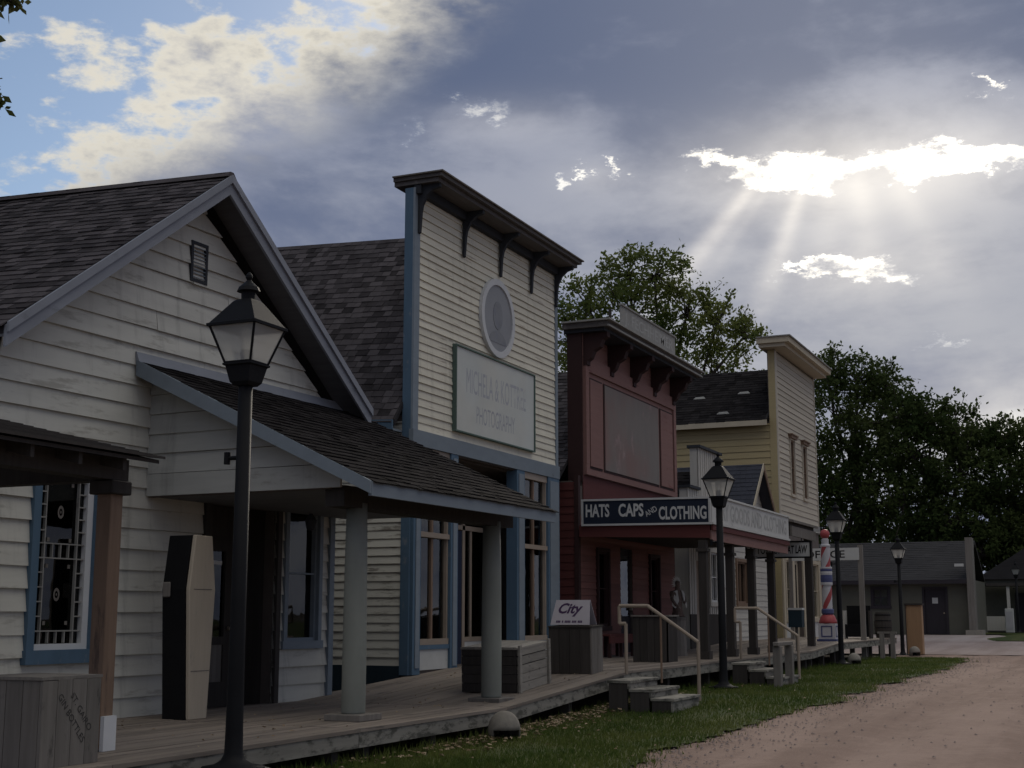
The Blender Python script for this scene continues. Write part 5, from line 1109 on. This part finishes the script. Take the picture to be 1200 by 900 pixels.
os_ = thing('office_sign', 'white signboard with black lettering reading office on a grey post', 'sign', (-7.12, 41.0, gz(41)-0.02))
MB().box(-0.07, 0.07, -0.07, 0.07, 0.0, 3.30).build('post', 'weathered', os_); OF = Frame((0, -0.075, 0), (1, 0, 0), (0, -1, 0))
MB().fbox(OF, -2.0, -0.02, 0.0, 0.04, 2.86, 3.22).build('board', 'sign_white', os_); lettering(os_, 'OFFICE', OF, -1.02, 3.04, 1.18, 0.22, 0.043, 'ink_black')
MB().box(-2.1, -2.0, -0.12, -0.02, 0.0, 3.25).build('post', 'weathered', os_)
dk = thing('high_back_settle', 'dark high-backed wooden settle on the far deck', 'bench', (-7.7, 43.6, dz_(43)))
MB().box(-0.38, 0.34, 0.10, 0.16, 0.05, 1.0).build('back', 'black', dk); MB().box(-0.38, 0.34, -0.30, 0.10, 0.38, 0.43).build('seat', 'black', dk); MB().box(-0.43, -0.381, -0.32, 0.16, 0.002, 0.85).build('arm', 'white_board', dk); MB().box(0.341, 0.39, -0.32, 0.16, 0.002, 0.85).build('arm', 'dark_wood', dk); MB().box(-0.38, 0.34, -0.30, -0.26, 0.05, 0.378).build('front_board', 'black', dk)
kg = thing('barrel', 'small dark barrel at the end of the far deck', 'barrel', (-7.25, 45.3, dz_(45)))
MB().lathe([(0.22, 0.0), (0.27, 0.25), (0.28, 0.4), (0.27, 0.55), (0.22, 0.8)], n=18).build('staves', 'dark_wood', kg, smooth=False)
for z_ in (0.12, 0.3, 0.52, 0.70): MB().lathe([(0.262 if .2 < z_ < .6 else 0.25, z_), (0.29 if .2 < z_ < .6 else 0.262, z_+0.02), (0.262 if .2 < z_ < .6 else 0.25, z_+0.04)], n=18).build('hoop', 'black_iron', kg)
tb = thing('tan_cabinet', 'tall tan wooden cabinet with dark cap beside the far lamp', 'cabinet', (-6.42, 46.5, gz(46)))
MB().box(-0.24, 0.24, -0.2, 0.2, 0.0, 1.56).build('body', 'tan', tb); MB().box(-0.29, 0.28, -0.25, 0.25, 1.562, 1.62).build('cap', 'dark_wood', tb); MB().box(-0.27, -0.242, -0.22, 0.22, 0.0, 1.56).build('side_board', 'dark_wood', tb); MB().box(-0.2, 0.2, -0.215, -0.202, 0.08, 1.5).build('door_panel', 'tan', tb)
lb = thing('wall_box', 'small dark teal box fixed low on the yellow storefront', 'box', (-7.2, 32.55, 0.49)); MB().box(-0.16, 0.16, -0.14, 0.14, 0.55, 0.95).build('case', 'teal', lb); MB().box(-0.17, 0.17, -0.15, 0.15, 0.952, 1.0).build('lid', 'sign_white', lb); MB().box(-0.03, 0.03, -0.03, 0.03, 0.0, 0.549).build('stake', 'weathered', lb)
lb['label'] = 'small dark teal box on a stake at the walk edge before the yellow storefront'

# ------------------------------------------------------------------ trees
def leaf_mesh(blobs, count, size, rnd, density_pow=0.5, squash=0.85):
    mb = MB(); V, Fc = mb.v, mb.f; tot = sum(b[3]**2 for b in blobs)
    for (bx_, by_, bz_, br) in blobs:
        n = int(count*br*br/tot); ncl = max(10, int(n/22))
        cl_ = []
        for _ in range(ncl):
            while True:
                p = Vector((rnd.uniform(-1, 1), rnd.uniform(-1, 1), rnd.uniform(-1, 1)))
                if 0.12 < p.length < 1: break
            p = p.normalized()*(p.length**density_pow); cl_.append((Vector((bx_+p.x*br, by_+p.y*br, bz_+p.z*br*squash)), rnd.uniform(0.09, 0.19)*br**0.6))
        for i in range(n):
            c, cr_ = cl_[i % ncl]; g = Vector((rnd.gauss(0, 1), rnd.gauss(0, 1), rnd.gauss(0, 0.8)))*cr_
            p = c+g; u = Vector((rnd.gauss(0, 1), rnd.gauss(0, 1), rnd.gauss(0, 1))).normalized(); w_ = u.orthogonal().normalized(); w_.rotate(Matrix.Rotation(rnd.uniform(0, 6.3), 3, u)) ; k = len(V); s_ = size*rnd.uniform(0.6, 1.3)
            V += [tuple(p), tuple(p+u*s_*0.5+w_*s_*0.28), tuple(p+u*s_), tuple(p+u*s_*0.5-w_*s_*0.28)]; Fc.append((k, k+1, k+2, k+3))
    return mb
def limb(mb, p, q, r0, r1, rnd, seg=5, bend=0.08):
    p, q = Vector(p), Vector(q); L = (q-p).length; prev, pr_ = p, r0
    for i in range(1, seg+1):
        t = i/seg; c = p.lerp(q, t) + Vector((rnd.uniform(-1, 1), rnd.uniform(-1, 1), rnd.uniform(-0.5, 1)))*L*bend*(1-t)*0.9
        r = r0+(r1-r0)*t; mb.tube(prev, c, pr_, r, n=7, caps=False); prev, pr_ = c, r
def tree(label, base, blobs, leaves, size, leaf, seed, trunk_r=0.32, fork=0.35, twigs=12, group='trees behind the street', name='leafy_tree'):
    rnd = random.Random(seed); b = Vector(base)
    t = thing(name, label, 'tree', base, 0.0, group); loc_ = [(x-b.x, y-b.y, z-b.z, r) for x, y, z, r in blobs]
    top = Vector((sum(q[0] for q in loc_)/len(loc_), sum(q[1] for q in loc_)/len(loc_), max(q[2] for q in loc_)*0.62))
    tr_ = MB(); limb(tr_, (0, 0, -0.1), top, trunk_r, trunk_r*0.4, rnd, 7, 0.03); tr_.build('trunk', 'bark', t, recalc=False, smooth=True)
    lm = MB(); spray = MB()
    for q in loc_:
        c = Vector(q[:3]); s_ = Vector((0, 0, 0)).lerp(top, rnd.uniform(fork, 0.95)); limb(lm, s_, c, trunk_r*0.42, 0.045, rnd, 6, 0.09)
        for _ in range(twigs):
            d_ = Vector((rnd.gauss(0, 1), rnd.gauss(0, 1), rnd.gauss(0.45, 1))).normalized(); L_ = q[3]*rnd.uniform(0.75, 1.35); limb(lm, c-d_*q[3]*0.2, c+d_*L_, 0.045, 0.010, rnd, 4, 0.10)
            for _k in range(34):                                  # leaves strung along the twig
                p = c+d_*L_*rnd.uniform(0.35, 1.06)+Vector((rnd.gauss(0, 1), rnd.gauss(0, 1), rnd.gauss(0, 1)))*0.10*q[3]**0.5
                u = (d_*0.8+Vector((rnd.gauss(0, 1), rnd.gauss(0, 1), rnd.gauss(0, 1)))).normalized(); w_ = u.orthogonal().normalized(); w_.rotate(Matrix.Rotation(rnd.uniform(0, 6.3), 3, u)); s_2 = size*rnd.uniform(0.6, 1.3); kk = len(spray.v)
                spray.v += [tuple(p), tuple(p+u*s_2*0.5+w_*s_2*0.28), tuple(p+u*s_2), tuple(p+u*s_2*0.5-w_*s_2*0.28)]; spray.f.append((kk, kk+1, kk+2, kk+3))
    lm.build('limbs', 'bark', t, recalc=False, smooth=True)
    lf = leaf_mesh(loc_, leaves, size, rnd); n0 = len(lf.v); lf.v += spray.v; lf.f += [tuple(i+n0 for i in f_) for f_ in spray.f]
    tag(lf.build('crown', leaf, t, recalc=False), kind='stuff')
    return t
tree('loose green tree rising between the cream store and red store roofs', (-19.5, 61, 0.3), [(-24.0, 61, 14.6, 1.7), (-22.8, 60, 16.0, 1.7), (-21.0, 61, 17.6, 1.6), (-19.6, 60.5, 17.2, 1.7), (-20.8, 60, 15.2, 2.2), (-18.2, 61, 15.4, 1.8), (-16.6, 60.5, 14.6, 1.4), (-15.3, 60.5, 14.0, 1.0), (-23.2, 61, 12.6, 2.4), (-19.8, 61, 12.4, 2.8), (-16.9, 61, 12.2, 2.0), (-24.5, 60, 10.6, 2.0), (-18.2, 61, 9.8, 2.6), (-21.8, 61, 9.6, 2.6), (-15.6, 61, 11.2, 1.3)], 24000, 0.21, 'leaf', 11, 0.36)
tree('tall dark tree directly behind the yellow building', (-15.0, 84, 0.5), [(-16.2, 84, 16.2, 1.6), (-14.2, 84, 15.6, 1.9), (-12.6, 84, 15.0, 1.5), (-15.6, 84, 13.4, 2.6), (-13.0, 84, 12.4, 2.8), (-16.6, 84, 10.2, 2.6), (-13.6, 84, 9.2, 3.0), (-16.0, 84, 6.6, 2.6), (-12.4, 84, 6.2, 2.8)], 21000, 0.27, 'leaf_dark', 12, 0.4)
tree('broad dark tree above the middle of the olive-grey building', (-10.2, 82, 0.5), [(-11.6, 82, 12.6, 1.8), (-10.0, 82, 12.8, 1.6), (-8.6, 82, 12.0, 1.7), (-10.6, 82, 10.6, 2.6), (-8.4, 82, 9.4, 2.6), (-11.6, 82, 7.8, 2.8), (-9.0, 82, 6.6, 2.8), (-10.4, 82, 4.6, 2.6), (-7.6, 82, 4.8, 2.0)], 21000, 0.27, 'leaf_dark', 13, 0.4)
tree('dark spreading tree above the white end pier and cottage', (-5.8, 84, 0.5), [(-7.4, 84, 11.2, 1.7), (-5.8, 84, 11.6, 1.5), (-4.4, 84, 10.8, 1.6), (-6.6, 84, 9.2, 2.3), (-4.2, 84, 8.4, 2.2), (-6.8, 84, 6.6, 2.4), (-4.6, 84, 5.8, 2.2), (-6.0, 84, 4.4, 2.0), (-8.2, 84, 4.2, 2.0)], 19000, 0.26, 'leaf_dark', 14, 0.34)
tree('paler olive tree at the right edge of the far tree line', (-1.6, 92, 0.5), [(-3.6, 92, 11.0, 1.7), (-2.0, 92, 11.6, 1.6), (-3.0, 92, 8.6, 1.9), (-0.8, 92, 9.6, 2.0), (-1.8, 92, 6.2, 2.2), (-0.2, 92, 6.4, 2.2), (-3.6, 92, 4.0, 1.6), (1.6, 92, 8.0, 2.2)], 15000, 0.25, 'leaf_olive', 15, 0.3)
tree('low dark tree filling the gap behind the yellow building roof', (-20.5, 88, 0.5), [(-21.5, 88, 8.0, 3.0), (-18.8, 88, 9.0, 2.8), (-20.5, 88, 5.0, 3.2), (-17.6, 88, 5.0, 3.0)], 6000, 0.42, 'leaf_dark', 16, 0.3)
tree('near leafy tree whose branch tips hang into the upper left corner', (-18.5, 9.0, 0.0), [(-13.30, 12.78, 9.58, 0.42), (-13.9, 12.6, 9.5, 0.5), (-13.72, 12.85, 8.48, 0.27), (-13.70, 12.95, 8.06, 0.27), (-16.0, 11.4, 9.6, 1.5), (-18.0, 9.4, 10.2, 2.4), (-19.5, 8.0, 8.4, 2.4), (-17.4, 8.6, 8.0, 1.8)], 9000, 0.15, 'leaf_olive', 17, 0.28, group='near tree')

# ------------------------------------------------------------------ grass, leaf litter, gravel
rg = random.Random(21); g = MB()
def blade(x, y, h, w_):
    a = rg.uniform(0, 6.28); c, s_ = math.cos(a)*w_, math.sin(a)*w_; z = gz(y); lx, ly = rg.uniform(-1, 1)*h*0.6, rg.uniform(-1, 1)*h*0.6; k = len(g.v)
    g.v += [(x-c, y-s_, z-0.004), (x+c, y+s_, z-0.004), (x+lx, y+ly, z+h)]; g.f.append((k, k+1, k+2))
for _ in range(62000):
    y = 9.5 + 33.0*rg.random()**1.6; e_ = road_edge(y) + rg.gauss(0, 0.16); x = rg.uniform(-6.92, e_)
    if (math.sin(x*2.3+y*0.9)+math.sin(y*1.7-x*1.1)+rg.uniform(-1, 1)) < -1.55: continue
    blade(x, y, rg.uniform(0.025, 0.075)*(2.0 if x < -6.7 and rg.random() < 0.5 else 1.0), rg.uniform(0.004, 0.009))
tag(g.build('grass', 'grass', recalc=False), 'short mown green grass between the boardwalk and the dirt road', 'grass', kind='stuff')
l_ = MB()
def flake(x, y, s_, z=None):
    z = (gz(y)+0.02+rg.uniform(0, 0.025)) if z is None else z; a = rg.uniform(0, 6.28); k = len(l_.v); t1, t2 = rg.uniform(-.5, .5)*s_, rg.uniform(-.5, .5)*s_; c, q = math.cos(a)*s_, math.sin(a)*s_
    l_.v += [(x-c, y-q, z), (x+q*0.6, y-c*0.6, z+t1), (x+c, y+q, z+t2), (x-q*0.6, y+c*0.6, z+0.01)]; l_.f.append((k, k+1, k+2, k+3))
for _ in range(900): y = rg.gauss(16.2, 2.4); flake(-6.95+abs(rg.gauss(0, 0.28)), y, rg.uniform(0.02, 0.05))
for _ in range(170): y = rg.uniform(10, 34); flake(rg.uniform(-6.8, -4.3), y, rg.uniform(0.010, 0.030))
for _ in range(140): y = rg.uniform(9, 20); flake(rg.uniform(-9.6, -7.1), y, rg.uniform(0.012, 0.03), dz_(y)+0.012)
tag(l_.build('leaf_litter', 'litter', recalc=False), 'dry fallen leaves scattered along the deck edge and lawn', 'leaf litter', kind='stuff')
s_m = MB()
for _ in range(2600):
    y = 9+36*rg.random()**1.5; x = road_edge(y)+abs(rg.gauss(0, 0.5))*(1 if rg.random() < .7 else 5); r = rg.uniform(0.006, 0.022); z = gz(y)-0.014; k = len(s_m.v)
    s_m.v += [(x+r*rg.uniform(.6, 1.2), y, z), (x, y+r*rg.uniform(.6, 1.2), z), (x-r, y, z), (x, y-r, z), (x, y, z+r*0.8)]; s_m.f += [(k, k+1, k+4), (k+1, k+2, k+4), (k+2, k+3, k+4), (k+3, k, k+4)]
tag(s_m.build('gravel', 'stone', recalc=False), 'loose small stones along the edge of the dirt road', 'gravel', kind='stuff')
